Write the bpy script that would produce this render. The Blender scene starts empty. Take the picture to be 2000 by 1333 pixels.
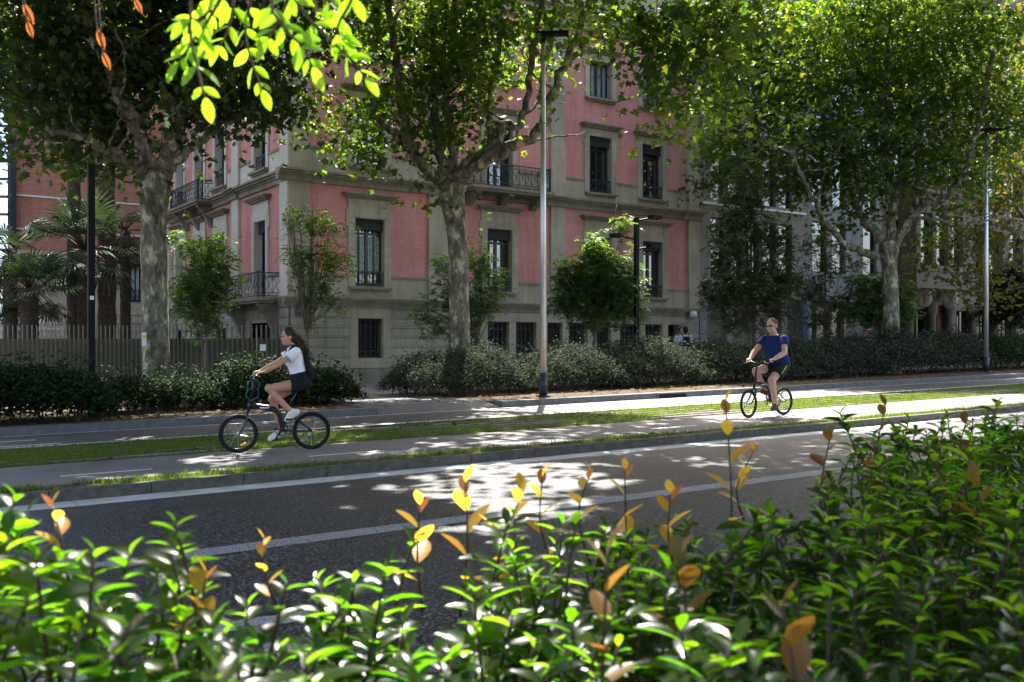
import bpy, math, random
import numpy as np
from mathutils import Vector, Matrix, Quaternion
random.seed(7); rng = np.random.default_rng(7)
PI = math.pi
C = bpy.context.scene.collection
SC = bpy.context.scene

# ---------------------------------------------------------------- survey
# world: X along the avenue (uphill to the right), Y across it, Z up.  Camera at (0,0,CAMZ)
FPX = 1944.0; CX = 1000.0; HY = 680.0; CAMZ = 1.47; G = 0.0142
TH = math.atan2(2850, 1944)
FX, FY = math.cos(TH), math.sin(TH); RX, RY = math.sin(TH), -math.cos(TH)
def ratio(px):
    a = (px-CX)/FPX
    return (FX+a*RX)/(FY+a*RY)
def fX(px, Y): return ratio(px)*Y
def P(px, py, d):
    a = (px-CX)/FPX; b = (HY-py)/FPX
    return Vector((d*(FX+a*RX), d*(FY+a*RY), CAMZ+d*b))
def at(px, py, Y):
    a = (px-CX)/FPX
    return P(px, py, Y/(FY+a*RY))
def ground(px, py, zr=0.0):
    a = (px-CX)/FPX; b = (HY-py)/FPX
    d = (CAMZ-zr)/(G*(FX+a*RX)-b)
    return Vector((d*(FX+a*RX), d*(FY+a*RY), 0))
def proj(X, Y, Z):
    d = X*FX+Y*FY; r = X*RX+Y*RY
    return CX+FPX*r/d, HY-FPX*(Z-CAMZ)/d, d
def gz(X): return G*X
KX, KY = 0.4286, 0.562           # shadow offset per metre of height

# ---------------------------------------------------------------- tags
def tag(o, label=None, cat=None, group=None, kind=None):
    if label: o['label'] = label
    if cat: o['category'] = cat
    if group: o['group'] = group
    if kind: o['kind'] = kind
    return o
def empty(name, loc, label, cat, group=None, rz=0, ry=0):
    o = bpy.data.objects.new(name, None); C.objects.link(o)
    o.empty_display_size = .2
    o.location = loc; o.rotation_euler = (0, ry, rz)
    return tag(o, label, cat, group)
def link(name, me, mat, parent=None, world=True):
    o = bpy.data.objects.new(name, me); C.objects.link(o)
    if mat is not None and not me.materials: me.materials.append(mat)
    if parent is not None:
        o.parent = parent
        if world:                                  # geometry given in world coordinates
            chain = Matrix.Identity(4); p = parent
            while p is not None:
                chain = Matrix.LocRotScale(p.location, p.rotation_euler, p.scale) @ chain; p = p.parent
            o.matrix_parent_inverse = Matrix.Identity(4)
            me.transform(chain.inverted())
    return o

# ---------------------------------------------------------------- mesh builder
class MB:
    def __init__(s): s.v = []; s.f = []
    def quad(s, a, b, c, d):
        n = len(s.v); s.v += [tuple(a), tuple(b), tuple(c), tuple(d)]; s.f.append((n, n+1, n+2, n+3))
    def hexa(s, p):                                # 8 corners: bottom 4, top 4
        n = len(s.v); s.v += [tuple(q) for q in p]
        for f in ((0,3,2,1),(4,5,6,7),(0,1,5,4),(1,2,6,5),(2,3,7,6),(3,0,4,7)): s.f.append(tuple(n+i for i in f))
    def box(s, x0, x1, y0, y1, z0, z1, T=None):
        p = [(x0,y0,z0),(x1,y0,z0),(x1,y1,z0),(x0,y1,z0),(x0,y0,z1),(x1,y0,z1),(x1,y1,z1),(x0,y1,z1)]
        s.hexa([T(*q) for q in p] if T else p)
    def slope(s, x0, x1, y0, y1, z0, z1):          # slab that follows the hill
        s.box(x0, x1, y0, y1, z0, z1, lambda x, y, z: (x, y, z+G*x))
    def sheet(s, x0, x1, y0, y1, z):
        s.quad(*[(x, y, z+G*x) for x, y in ((x0,y0),(x1,y0),(x1,y1),(x0,y1))])
    def prism(s, pts, T0, T1):                     # outline lists, bottom/top callables
        n = len(s.v); k = len(pts)
        s.v += [tuple(T0(*p)) for p in pts]+[tuple(T1(*p)) for p in pts]
        s.f.append(tuple(n+i for i in reversed(range(k)))); s.f.append(tuple(n+k+i for i in range(k)))
        for i in range(k):
            j = (i+1) % k; s.f.append((n+i, n+j, n+k+j, n+k+i))
    def tube(s, pts, radii, sides=8, caps=True, flat=1.0):
        pts = [Vector(p) for p in pts]; k = len(pts)
        if not hasattr(radii, '__len__'): radii = [radii]*k
        n0 = len(s.v); ref = None
        for i, p in enumerate(pts):
            t = (pts[min(i+1, k-1)]-pts[max(i-1, 0)])
            if t.length < 1e-9: t = Vector((0, 0, 1))
            t.normalize()
            if ref is None:
                ref = Vector((0, 0, 1)) if abs(t.z) < .9 else Vector((1, 0, 0))
            a = ref-t*ref.dot(t)
            if a.length < 1e-6: a = t.orthogonal()
            a.normalize(); b = t.cross(a); ref = a
            for j in range(sides):
                w = 2*PI*j/sides
                s.v.append(tuple(p+(a*math.cos(w)+b*math.sin(w)*flat)*radii[i]))
        for i in range(k-1):
            for j in range(sides):
                q = (j+1) % sides
                s.f.append((n0+i*sides+j, n0+i*sides+q, n0+(i+1)*sides+q, n0+(i+1)*sides+j))
        if caps:
            s.f.append(tuple(n0+j for j in reversed(range(sides))))
            s.f.append(tuple(n0+(k-1)*sides+j for j in range(sides)))
    def torus(s, c, R, r, ax='y', n=40, m=8, arc=(0, 2*PI)):
        full = abs(arc[1]-arc[0]-2*PI) < 1e-6
        n0 = len(s.v); c = Vector(c); k = n if full else n+1
        for i in range(k):
            w = arc[0]+(arc[1]-arc[0])*i/n
            if ax == 'y': e = Vector((math.cos(w), 0, math.sin(w))); h = Vector((0, 1, 0))
            elif ax == 'x': e = Vector((0, math.cos(w), math.sin(w))); h = Vector((1, 0, 0))
            else: e = Vector((math.cos(w), math.sin(w), 0)); h = Vector((0, 0, 1))
            for j in range(m):
                q = 2*PI*j/m
                s.v.append(tuple(c+e*(R+r*math.cos(q))+h*r*math.sin(q)))
        for i in range(n):
            i2 = (i+1) % k
            for j in range(m):
                j2 = (j+1) % m
                s.f.append((n0+i*m+j, n0+i2*m+j, n0+i2*m+j2, n0+i*m+j2))
    def ball(s, c, r, u=14, v=9, M=None):
        n0 = len(s.v); c = Vector(c)
        if not hasattr(r, '__len__'): r = (r, r, r)
        def put(d):
            q = Vector((d[0]*r[0], d[1]*r[1], d[2]*r[2]))
            if M is not None: q = M @ q
            s.v.append(tuple(c+q))
        put((0, 0, -1))
        for i in range(1, v):
            w = PI*i/v
            for j in range(u):
                q = 2*PI*j/u; put((math.sin(w)*math.cos(q), math.sin(w)*math.sin(q), -math.cos(w)))
        put((0, 0, 1)); top = len(s.v)-1
        for j in range(u):
            j2 = (j+1) % u
            s.f.append((n0, n0+1+j2, n0+1+j))
            for i in range(v-2):
                a = n0+1+i*u
                s.f.append((a+j, a+j2, a+u+j2, a+u+j))
            a = n0+1+(v-2)*u; s.f.append((a+j, a+j2, top))
    def loft(s, rings, n=20):                      # rings: (centre, axis a, axis b)
        n0 = len(s.v)
        for c, a, b in rings:
            c, a, b = Vector(c), Vector(a), Vector(b)
            for j in range(n):
                w = 2*PI*j/n; s.v.append(tuple(c+a*math.cos(w)+b*math.sin(w)))
        k = len(rings)
        for i in range(k-1):
            for j in range(n):
                j2 = (j+1) % n; s.f.append((n0+i*n+j, n0+i*n+j2, n0+(i+1)*n+j2, n0+(i+1)*n+j))
        s.f.append(tuple(n0+j for j in reversed(range(n)))); s.f.append(tuple(n0+(k-1)*n+j for j in range(n)))
    def cap(s, p, q, r0, r1):                      # tapered capsule
        s.tube([p, q], [r0, r1], 14); s.ball(p, r0); s.ball(q, r1)
    def mesh(s, name, smooth=False):
        me = bpy.data.meshes.new(name); me.from_pydata(s.v, [], s.f); me.update()
        if smooth: me.polygons.foreach_set('use_smooth', [True]*len(me.polygons))
        return me
    def build(s, name, mat, parent=None, smooth=False, world=True, label=None, kind=None):
        o = link(name, s.mesh(name, smooth), mat, parent, world)
        if label: o['label'] = label
        if kind: o['kind'] = kind
        return o

def catmull(pts, per=6):
    pts = [Vector(p) for p in pts]; out = []
    for i in range(len(pts)-1):
        p0, p1, p2, p3 = pts[max(i-1, 0)], pts[i], pts[i+1], pts[min(i+2, len(pts)-1)]
        for k in range(per):
            t = k/per
            out.append(.5*((2*p1)+(p2-p0)*t+(2*p0-5*p1+4*p2-p3)*t*t+(3*p1-p0-3*p2+p3)*t**3))
    out.append(pts[-1]); return out
def lerps(vals, n):
    x = np.linspace(0, len(vals)-1, n); return list(np.interp(x, range(len(vals)), vals))

def remesh(mb, voxel, smooth=4, fac=.5):
    me = mb.mesh('tmp'); o = bpy.data.objects.new('tmp', me); C.objects.link(o)
    m = o.modifiers.new('r', 'REMESH'); m.mode = 'VOXEL'; m.voxel_size = voxel
    if smooth:
        k = o.modifiers.new('s', 'SMOOTH'); k.iterations = smooth; k.factor = fac
    dg = bpy.context.evaluated_depsgraph_get(); dg.update()
    out = bpy.data.meshes.new_from_object(o.evaluated_get(dg))
    bpy.data.objects.remove(o); bpy.data.meshes.remove(me)
    out.materials.clear()
    out.polygons.foreach_set('use_smooth', [True]*len(out.polygons))
    return out

# ---------------------------------------------------------------- leaf arrays
def tri_template(v, f): return np.array(v, float), np.array(f, int)
PLANE_LEAF = tri_template(
    [(.35,0,0),(0,0,.02),(.05,.38,.1),(.33,.28,.06),(.6,.5,.14),(.64,.2,.05),(1,0,-.06),(.64,-.2,.05),(.6,-.5,.14),(.33,-.28,.06),(.05,-.38,.1)],
    [(0,i,i+1) for i in range(1,10)]+[(0,10,1)])
SIMPLE_LEAF = tri_template([(0,0,0),(.45,.27,.07),(1,0,-.08),(.45,-.27,.07)], [(0,2,1),(0,3,2)])
BLADE = tri_template([(0,.5,0),(0,-.5,0),(1,0,0)], [(0,1,2)])
def _hedge(curl, fold):
    v = [(0,0,0)]; rows = [(.12,.10),(.3,.19),(.52,.23),(.74,.18),(.9,.09)]
    for t, w in rows:
        z = -curl*t*t
        v += [(t, w, z+fold*w), (t, 0, z), (t, -w, z+fold*w)]
    v.append((1, 0, -curl)); f = [(0,2,1),(0,3,2)]
    for i in range(4):
        a = 1+3*i; b = a+3
        f += [(a,a+1,b+1),(a,b+1,b),(a+1,a+2,b+2),(a+1,b+2,b+1)]
    a = 13; f += [(a,a+1,16),(a+1,a+2,16)]
    return tri_template(v, f)
HEDGE_LEAF = _hedge(.28, .45)
FLAT_LEAF = _hedge(.12, .3)

def norm(a): return a/np.maximum(np.linalg.norm(a, axis=-1, keepdims=True), 1e-9)
def leaf_mesh(name, tmpl, pos, xdir, ndir, size, mat, parent=None, smooth=False, width=1.0):
    tv, tf = tmpl; n = len(pos); k = len(tv)
    x = norm(xdir); nn = norm(ndir-x*np.sum(ndir*x, axis=1, keepdims=True)); y = np.cross(nn, x)
    size = np.broadcast_to(np.asarray(size, float), (n,))[:, None, None]
    w = np.broadcast_to(np.asarray(width, float), (n,))[:, None, None]
    V = pos[:, None, :]+size*(tv[None, :, 0:1]*x[:, None, :]+w*tv[None, :, 1:2]*y[:, None, :]+tv[None, :, 2:3]*nn[:, None, :])
    Fa = (tf[None]+(np.arange(n)*k)[:, None, None]).reshape(-1, 3)
    return tri_obj(name, V.reshape(-1, 3), Fa, mat, parent, smooth)
def tri_obj(name, V, Fa, mat, parent=None, smooth=False):
    me = bpy.data.meshes.new(name)
    me.vertices.add(len(V)); me.vertices.foreach_set('co', np.ascontiguousarray(V, dtype=np.float32).ravel())
    me.loops.add(Fa.size); me.loops.foreach_set('vertex_index', Fa.astype(np.int32).ravel())
    me.polygons.add(len(Fa)); me.polygons.foreach_set('loop_start', np.arange(0, Fa.size, 3, dtype=np.int32))
    me.update(calc_edges=True)
    me.polygons.foreach_set('use_smooth', [smooth]*len(Fa))
    return link(name, me, mat, parent)
def rand_dirs(n): return norm(rng.normal(size=(n, 3)))

# ---------------------------------------------------------------- materials
def nodes(name):
    m = bpy.data.materials.new(name); m.use_nodes = True
    nt = m.node_tree; nt.nodes.clear()
    out = nt.nodes.new('ShaderNodeOutputMaterial')
    return m, nt, out
def setc(sock, c): sock.default_value = (*c, 1) if len(c) == 3 else c
def ramp(nt, fac, stops, interp='LINEAR'):
    r = nt.nodes.new('ShaderNodeValToRGB'); r.color_ramp.interpolation = interp
    els = r.color_ramp.elements
    while len(els) < len(stops): els.new(.5)
    for e, (p, c) in zip(els, stops): e.position = p; e.color = (*c, 1)
    nt.links.new(fac, r.inputs[0]); return r.outputs[0]
def noise(nt, scale, detail=4, rough=.55, vec=None, dist=0):
    n = nt.nodes.new('ShaderNodeTexNoise'); n.inputs['Scale'].default_value = scale
    n.inputs['Detail'].default_value = detail; n.inputs['Roughness'].default_value = rough; n.inputs['Distortion'].default_value = dist
    if vec is None:
        tc = nt.nodes.new('ShaderNodeTexCoord'); vec = tc.outputs['Object']
    nt.links.new(vec, n.inputs['Vector']); return n.outputs['Fac']
def bump(nt, h, strength, dist=.01):
    b = nt.nodes.new('ShaderNodeBump'); b.inputs['Strength'].default_value = strength; b.inputs['Distance'].default_value = dist
    nt.links.new(h, b.inputs['Height']); return b.outputs[0]
def principled(nt, out, rough=.6, spec=.5, metal=0):
    p = nt.nodes.new('ShaderNodeBsdfPrincipled'); p.inputs['Roughness'].default_value = rough
    p.inputs['Specular IOR Level'].default_value = spec; p.inputs['Metallic'].default_value = metal
    nt.links.new(p.outputs[0], out.inputs[0]); return p
def solid(name, c, rough=.6, spec=.4, metal=0, var=.12, scale=6, bmp=0, bscale=80):
    m, nt, out = nodes(name); p = principled(nt, out, rough, spec, metal)
    f = noise(nt, scale, 5, .6)
    lo = tuple(x*(1-var*1.6) for x in c); hi = tuple(min(1, x*(1+var*1.6)) for x in c)
    nt.links.new(ramp(nt, f, [(.25, lo), (.75, hi)]), p.inputs['Base Color'])
    if bmp: nt.links.new(bump(nt, noise(nt, bscale, 3), bmp), p.inputs['Normal'])
    return m
def leaf_mat(name, greens, trans, rough=.45, spec=.4, tfac=.45):
    m, nt, out = nodes(name)
    g = nt.nodes.new('ShaderNodeNewGeometry'); rnd = g.outputs['Random Per Island']
    k = len(greens)
    col = ramp(nt, rnd, [((i+.5)/k, c) for i, c in enumerate(greens)])
    tcol = ramp(nt, rnd, [((i+.5)/len(trans), c) for i, c in enumerate(trans)])
    p = principled(nt, out, rough, spec); nt.links.new(col, p.inputs['Base Color'])
    t = nt.nodes.new('ShaderNodeBsdfTranslucent'); nt.links.new(tcol, t.inputs[0])
    mx = nt.nodes.new('ShaderNodeMixShader'); mx.inputs[0].default_value = tfac
    nt.links.new(p.outputs[0], mx.inputs[1]); nt.links.new(t.outputs[0], mx.inputs[2]); nt.links.new(mx.outputs[0], out.inputs[0])
    return m
def wallvec(nt):
    tc = nt.nodes.new('ShaderNodeTexCoord'); s = nt.nodes.new('ShaderNodeSeparateXYZ'); nt.links.new(tc.outputs['Object'], s.inputs[0])
    a = nt.nodes.new('ShaderNodeMath'); nt.links.new(s.outputs[0], a.inputs[0]); nt.links.new(s.outputs[1], a.inputs[1])
    c = nt.nodes.new('ShaderNodeCombineXYZ'); nt.links.new(a.outputs[0], c.inputs[0]); nt.links.new(s.outputs[2], c.inputs[1])
    return c.outputs[0], tc.outputs['Object']
def masonry(name, c1, c2, mortar, bw, bh, ms, rough=.8, stain=.25, bmp=.4, sscale=.7):
    m, nt, out = nodes(name); p = principled(nt, out, rough, .25)
    v, ob = wallvec(nt)
    b = nt.nodes.new('ShaderNodeTexBrick'); b.inputs['Scale'].default_value = 1
    b.inputs['Brick Width'].default_value = bw; b.inputs['Row Height'].default_value = bh; b.inputs['Mortar Size'].default_value = ms
    b.inputs['Mortar Smooth'].default_value = .2; b.inputs['Bias'].default_value = 0
    setc(b.inputs['Color1'], c1); setc(b.inputs['Color2'], c2); setc(b.inputs['Mortar'], mortar)
    nt.links.new(v, b.inputs['Vector'])
    n1 = noise(nt, sscale, 6, .65, ob, .4)
    st = ramp(nt, n1, [(.25, (1-stain,)*3), (.6, (1, 1, 1)), (.85, (1+stain*.4,)*3)])
    mx = nt.nodes.new('ShaderNodeMix'); mx.data_type = 'RGBA'; mx.blend_type = 'MULTIPLY'; mx.inputs[0].default_value = 1
    nt.links.new(b.outputs['Color'], mx.inputs[6]); nt.links.new(st, mx.inputs[7])
    mp = nt.nodes.new('ShaderNodeMapping'); mp.inputs['Scale'].default_value = (2.6, 2.6, .22); nt.links.new(ob, mp.inputs[0])
    n2 = noise(nt, 1.4, 6, .7, mp.outputs[0], .2); st2 = ramp(nt, n2, [(.3, (1-stain*.9, 1-stain*.95, 1-stain)), (.55, (1, 1, 1)), (.8, (1.06,)*3)])
    mx2 = nt.nodes.new('ShaderNodeMix'); mx2.data_type = 'RGBA'; mx2.blend_type = 'MULTIPLY'; mx2.inputs[0].default_value = 1
    nt.links.new(mx.outputs[2], mx2.inputs[6]); nt.links.new(st2, mx2.inputs[7]); nt.links.new(mx2.outputs[2], p.inputs['Base Color'])
    if bmp:
        inv = nt.nodes.new('ShaderNodeMath'); inv.operation = 'SUBTRACT'; inv.inputs[0].default_value = 1
        nt.links.new(b.outputs['Fac'], inv.inputs[1]); nt.links.new(bump(nt, inv.outputs[0], bmp, .01), p.inputs['Normal'])
    return m
def asphalt(name, base, speck, scale, rough=.6, bmp=.6, spec=.4, lo=.35, hi=.62):
    m, nt, out = nodes(name); p = principled(nt, out, rough, spec)
    n = noise(nt, scale, 2, .7); big = noise(nt, .5, 4, .6)
    col = ramp(nt, n, [(lo, tuple(x*.5 for x in base)), (.5, base), (hi, speck)])
    tc = nt.nodes.new('ShaderNodeTexCoord'); mp = nt.nodes.new('ShaderNodeMapping'); mp.inputs['Scale'].default_value = (.06, 1.6, 1); nt.links.new(tc.outputs['Object'], mp.inputs[0])
    ty = noise(nt, 1.5, 4, .6, mp.outputs[0]); av = nt.nodes.new('ShaderNodeMath'); av.operation = 'MULTIPLY_ADD'; av.inputs[1].default_value = .5; nt.links.new(ty, av.inputs[0])
    hb = nt.nodes.new('ShaderNodeMath'); hb.operation = 'MULTIPLY'; hb.inputs[1].default_value = .5; nt.links.new(big, hb.inputs[0]); nt.links.new(hb.outputs[0], av.inputs[2])
    st = ramp(nt, av.outputs[0], [(.35, (.7,)*3), (.65, (1.2,)*3)])
    mx = nt.nodes.new('ShaderNodeMix'); mx.data_type = 'RGBA'; mx.blend_type = 'MULTIPLY'; mx.inputs[0].default_value = 1
    nt.links.new(col, mx.inputs[6]); nt.links.new(st, mx.inputs[7]); nt.links.new(mx.outputs[2], p.inputs['Base Color'])
    if bmp: nt.links.new(bump(nt, n, bmp, .006), p.inputs['Normal'])
    return m
def worn_paint(name, c, under, scale, lo=.36, hi=.5, rough=.6):
    m, nt, out = nodes(name); p = principled(nt, out, rough, .4)
    n = noise(nt, scale, 3, .75)
    nt.links.new(ramp(nt, n, [(lo, under), (hi, c)]), p.inputs['Base Color'])
    nt.links.new(bump(nt, n, .4, .005), p.inputs['Normal'])
    return m
def bark_plane():
    m, nt, out = nodes('plane_bark'); p = principled(nt, out, .85, .2)
    tc = nt.nodes.new('ShaderNodeTexCoord'); mp = nt.nodes.new('ShaderNodeMapping'); mp.inputs['Scale'].default_value = (1, 1, .45)
    nt.links.new(tc.outputs['Object'], mp.inputs[0])
    n = noise(nt, 6.5, 5, .6, mp.outputs[0], .35); n2 = noise(nt, 16, 4, .6, mp.outputs[0], .2)
    ad = nt.nodes.new('ShaderNodeMath'); ad.operation = 'MULTIPLY_ADD'; ad.inputs[1].default_value = .35
    nt.links.new(n2, ad.inputs[0]); nt.links.new(n, ad.inputs[2])
    col = ramp(nt, ad.outputs[0], [(.52, (.07,.06,.042)), (.58, (.12,.105,.075)), (.66, (.16,.15,.11)), (.73, (.22,.21,.16)), (.78, (.42,.38,.25))], 'CONSTANT')
    nt.links.new(col, p.inputs['Base Color'])
    nt.links.new(bump(nt, ad.outputs[0], .8, .03), p.inputs['Normal'])
    return m

M = {}
M['brick'] = masonry('pink_brick', (.57,.225,.20), (.62,.26,.23), (.62,.34,.305), .30, .068, .0085, stain=.2, bmp=.2)
M['stone'] = masonry('grey_stone', (.41,.355,.27), (.45,.395,.30), (.33,.29,.225), 1.4, .7, .004, stain=.32, bmp=.1)
M['stone_light'] = masonry('pale_skylit_stone', (.56,.52,.44), (.60,.555,.47), (.47,.44,.37), .9, .5, .004, stain=.2, bmp=.1)  # paler stone: sky brightness of the side face in its colour; corbels too
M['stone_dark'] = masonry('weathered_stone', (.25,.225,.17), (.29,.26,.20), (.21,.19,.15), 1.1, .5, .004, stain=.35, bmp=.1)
M['base_stone'] = masonry('base_stone', (.33,.30,.24), (.42,.385,.31), (.18,.165,.135), .95, .315, .006, stain=.3, bmp=.3)
M['brick_orange'] = masonry('orange_brick', (.40,.155,.09), (.50,.21,.125), (.42,.28,.2), .28, .075, .01, stain=.2)
M['cream'] = masonry('cream_stone', (.50,.42,.31), (.54,.46,.35), (.40,.34,.26), 1.2, .6, .004, stain=.2, bmp=.1)
M['grey_panel'] = masonry('grey_panels', (.24,.225,.205), (.27,.25,.23), (.15,.145,.13), 1.2, .45, .008, stain=.12, bmp=.2)
M['marble'] = masonry('pale_marble', (.22,.226,.235), (.26,.266,.275), (.17,.175,.185), 1.0, .8, .005, stain=.25, bmp=.05)
M['ornate'] = masonry('ornate_stone', (.14,.12,.092), (.17,.146,.112), (.10,.086,.066), .9, .45, .006, stain=.3, bmp=.2)
M['iron'] = solid('dark_iron', (.022,.025,.032), .45, .5)
M['iron_grille'] = solid('black_grille', (.012,.012,.013), .5, .4)
M['frame_dark'] = solid('dark_window_frame', (.018,.02,.024), .4, .5)
M['valance'] = solid('dark_valance', (.028,.03,.034), .7, .3)
M['curtain'] = solid('pale_curtain', (.35,.40,.37), .9, .1, var=.3, scale=9)
def glass(name, base, rough, spec):
    m, nt, out = nodes(name); p = principled(nt, out, rough, spec); setc(p.inputs['Base Color'], base)
    p.inputs['IOR'].default_value = 2.0
    nt.links.new(bump(nt, noise(nt, 1.3, 2), .05, .02), p.inputs['Normal'])
    return m
M['glass'] = glass('window_glass', (.008,.01,.011), .03, 1.0)
m_, nt_, out_ = nodes('sky_toned_glass'); p_ = principled(nt_, out_, .03, .5, .45); setc(p_.inputs['Base Color'], (.30,.34,.38)); M['glass_sky'] = m_  # first glass: pale base stands in for bright sky reflected by top-floor panes
m_, nt_, out_ = nodes('mirror_glass'); p_ = principled(nt_, out_, .04, .5, .9); setc(p_.inputs['Base Color'], (.75,.82,.9)); M['mirror'] = m_
M['asphalt'] = asphalt('coarse_asphalt', (.010,.011,.0135), (.14,.145,.155), 42, .5, 1.0, .36, .42, .66)
M['asphalt_fine'] = asphalt('smooth_asphalt', (.045,.046,.052), (.065,.066,.072), 90, .6, .3)
M['path'] = asphalt('bike_path', (.15,.142,.136), (.20,.19,.185), 80, .75, .3, .3)
M['paint_worn'] = worn_paint('worn_white_paint', (.30,.305,.315), (.04,.04,.042), 75, .40, .56)
M['paint'] = worn_paint('white_paint', (.52,.52,.52), (.2,.2,.21), 40, .25, .42)
M['gutter'] = solid('white_gutter_stone', (.40,.40,.40), .7, .3, var=.1, scale=3)
M['kerb'] = solid('kerb_granite', (.085,.08,.065), .85, .25, var=.28, scale=9, bmp=.3, bscale=120)
M['kerb_grey'] = solid('grey_kerb', (.115,.115,.118), .85, .25, var=.2, scale=9, bmp=.3, bscale=120)
M['paver'] = solid('paver_concrete', (.17,.168,.16), .9, .2, var=.2, scale=8, bmp=.3)
M['soil'] = solid('soil', (.075,.055,.035), .95, .1, var=.35, scale=14, bmp=.8, bscale=40)
M['ground'] = solid('ground', (.12,.115,.105), .95, .1, var=.25, scale=.4)
def slab_mat():
    m, nt, out = nodes('pavement_slabs'); p = principled(nt, out, .75, .3)
    tc = nt.nodes.new('ShaderNodeTexCoord')
    b = nt.nodes.new('ShaderNodeTexBrick'); b.inputs['Scale'].default_value = 1; b.inputs['Brick Width'].default_value = .6; b.inputs['Row Height'].default_value = .4
    b.inputs['Mortar Size'].default_value = .006; setc(b.inputs['Color1'], (.105,.107,.113)); setc(b.inputs['Color2'], (.13,.132,.138)); setc(b.inputs['Mortar'], (.06,.06,.065))
    nt.links.new(tc.outputs['Object'], b.inputs['Vector']); nt.links.new(b.outputs[0], p.inputs['Base Color'])
    nt.links.new(bump(nt, noise(nt, 60, 2), .15), p.inputs['Normal'])
    return m
M['slab'] = slab_mat()
M['bark'] = bark_plane()
M['bark_brown'] = solid('brown_bark', (.10,.075,.05), .9, .15, var=.35, scale=18, bmp=.9, bscale=30)
M['bark_pale'] = solid('pale_brown_bark', (.17,.13,.095), .9, .15, var=.3, scale=18, bmp=.6, bscale=40)
M['palm_bark'] = solid('palm_bark', (.075,.055,.045), .95, .1, var=.4, scale=16, bmp=1, bscale=22)
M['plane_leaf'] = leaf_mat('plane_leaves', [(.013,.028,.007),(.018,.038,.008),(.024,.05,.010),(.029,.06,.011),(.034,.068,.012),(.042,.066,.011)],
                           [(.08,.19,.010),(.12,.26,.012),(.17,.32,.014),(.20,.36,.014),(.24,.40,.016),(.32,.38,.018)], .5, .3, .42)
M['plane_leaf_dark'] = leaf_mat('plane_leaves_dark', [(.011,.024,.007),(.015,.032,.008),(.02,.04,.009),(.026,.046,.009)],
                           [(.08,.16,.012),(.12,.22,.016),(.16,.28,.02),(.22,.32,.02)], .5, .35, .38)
M['olive_leaf'] = leaf_mat('olive_leaves', [(.03,.042,.010),(.045,.055,.012),(.065,.06,.013),(.085,.062,.013)], [(.12,.18,.015),(.2,.22,.02),(.28,.22,.025)], .55, .3, .4)
M['ash_leaf'] = leaf_mat('young_tree_leaves', [(.02,.05,.012),(.03,.068,.014),(.042,.088,.016),(.055,.105,.018)], [(.12,.28,.015),(.18,.36,.02),(.24,.40,.02)], .42, .45, .35)
M['ash_leaf_grey'] = leaf_mat('dusty_leaves', [(.028,.045,.022),(.04,.06,.028),(.06,.08,.035),(.085,.095,.035)], [(.12,.2,.04),(.18,.25,.04)], .55, .35, .3)
M['shrub_dark'] = leaf_mat('dark_shrub_leaves', [(.006,.014,.006),(.009,.02,.007),(.013,.028,.009),(.02,.038,.010)], [(.04,.10,.012),(.06,.13,.016)], .65, .14, .16)
M['shrub_silver'] = leaf_mat('silver_shrub_leaves', [(.024,.032,.021),(.034,.044,.029),(.05,.061,.042),(.068,.078,.055)], [(.07,.10,.045),(.09,.13,.05)], .7, .1, .2)
M['hedge_leaf'] = leaf_mat('hedge_leaves', [(.004,.011,.004),(.006,.016,.005),(.009,.022,.006),(.015,.033,.007)], [(.10,.32,.004),(.17,.44,.006),(.28,.55,.008)], .28, .26, .52)
M['young_leaf'] = leaf_mat('orange_young_leaves', [(.30,.13,.015),(.36,.17,.015),(.38,.22,.02),(.30,.11,.02)], [(.9,.36,.02),(.92,.48,.03),(.85,.58,.04),(.8,.28,.03)], .35, .4, .55)
M['shaded_young_leaf'] = leaf_mat('shaded_young_leaves', [(.085,.034,.011),(.11,.046,.012),(.095,.058,.012),(.07,.052,.012)], [(.30,.10,.02),(.34,.15,.02),(.28,.19,.025)], .35, .3, .4)  # orange leaf colours darkened in place of shade on the right-hand and low shoots
M['lime_leaf'] = leaf_mat('lime_leaves', [(.10,.24,.01),(.14,.29,.012)], [(.34,.72,.01),(.42,.78,.015),(.50,.80,.02)], .4, .4, .62)
M['dry_leaf'] = leaf_mat('dry_leaves', [(.20,.075,.02),(.26,.10,.03)], [(.5,.16,.03),(.6,.2,.04)], .6, .3, .4)
M['fallen'] = leaf_mat('fallen_leaves', [(.10,.05,.02),(.16,.085,.03),(.22,.13,.045),(.13,.06,.02)], [(.1,.05,.02)], .8, .1, .05)
M['grass'] = leaf_mat('grass_blades', [(.022,.05,.008),(.035,.07,.01),(.055,.088,.012),(.09,.095,.022)], [(.12,.25,.012),(.19,.31,.016),(.26,.34,.02)], .55, .25, .4)
M['palm_leaf'] = leaf_mat('palm_leaves', [(.011,.025,.011),(.016,.034,.015),(.024,.042,.018)], [(.04,.085,.02),(.06,.1,.025)], .5, .35, .25)
M['stem'] = solid('stems', (.045,.026,.014), .7, .3)
M['steel'] = solid('galvanised_steel', (.62,.64,.66), .38, .5, .75, var=.08, scale=4)
M['black_metal'] = solid('black_metal', (.008,.008,.008), .65, .15)
M['dark_metal'] = solid('dark_blue_metal', (.02,.022,.03), .45, .5)
M['fence'] = solid('bronze_fence', (.14,.13,.10), .5, .4, var=.1)
M['fence_dark'] = solid('fence_panel', (.14,.13,.098), .6, .3, var=.1)
M['bike_black'] = solid('bike_black', (.010,.010,.011), .28, .5, var=.05)
M['rubber'] = solid('rubber', (.012,.012,.012), .8, .2)
M['chrome'] = solid('bare_metal', (.55,.56,.58), .25, .5, .9, var=.05)
M['amber'] = solid('amber_reflector', (.75,.30,.02), .3, .5)
M['white'] = solid('white_plastic', (.75,.75,.75), .5, .4, var=.04)
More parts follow.
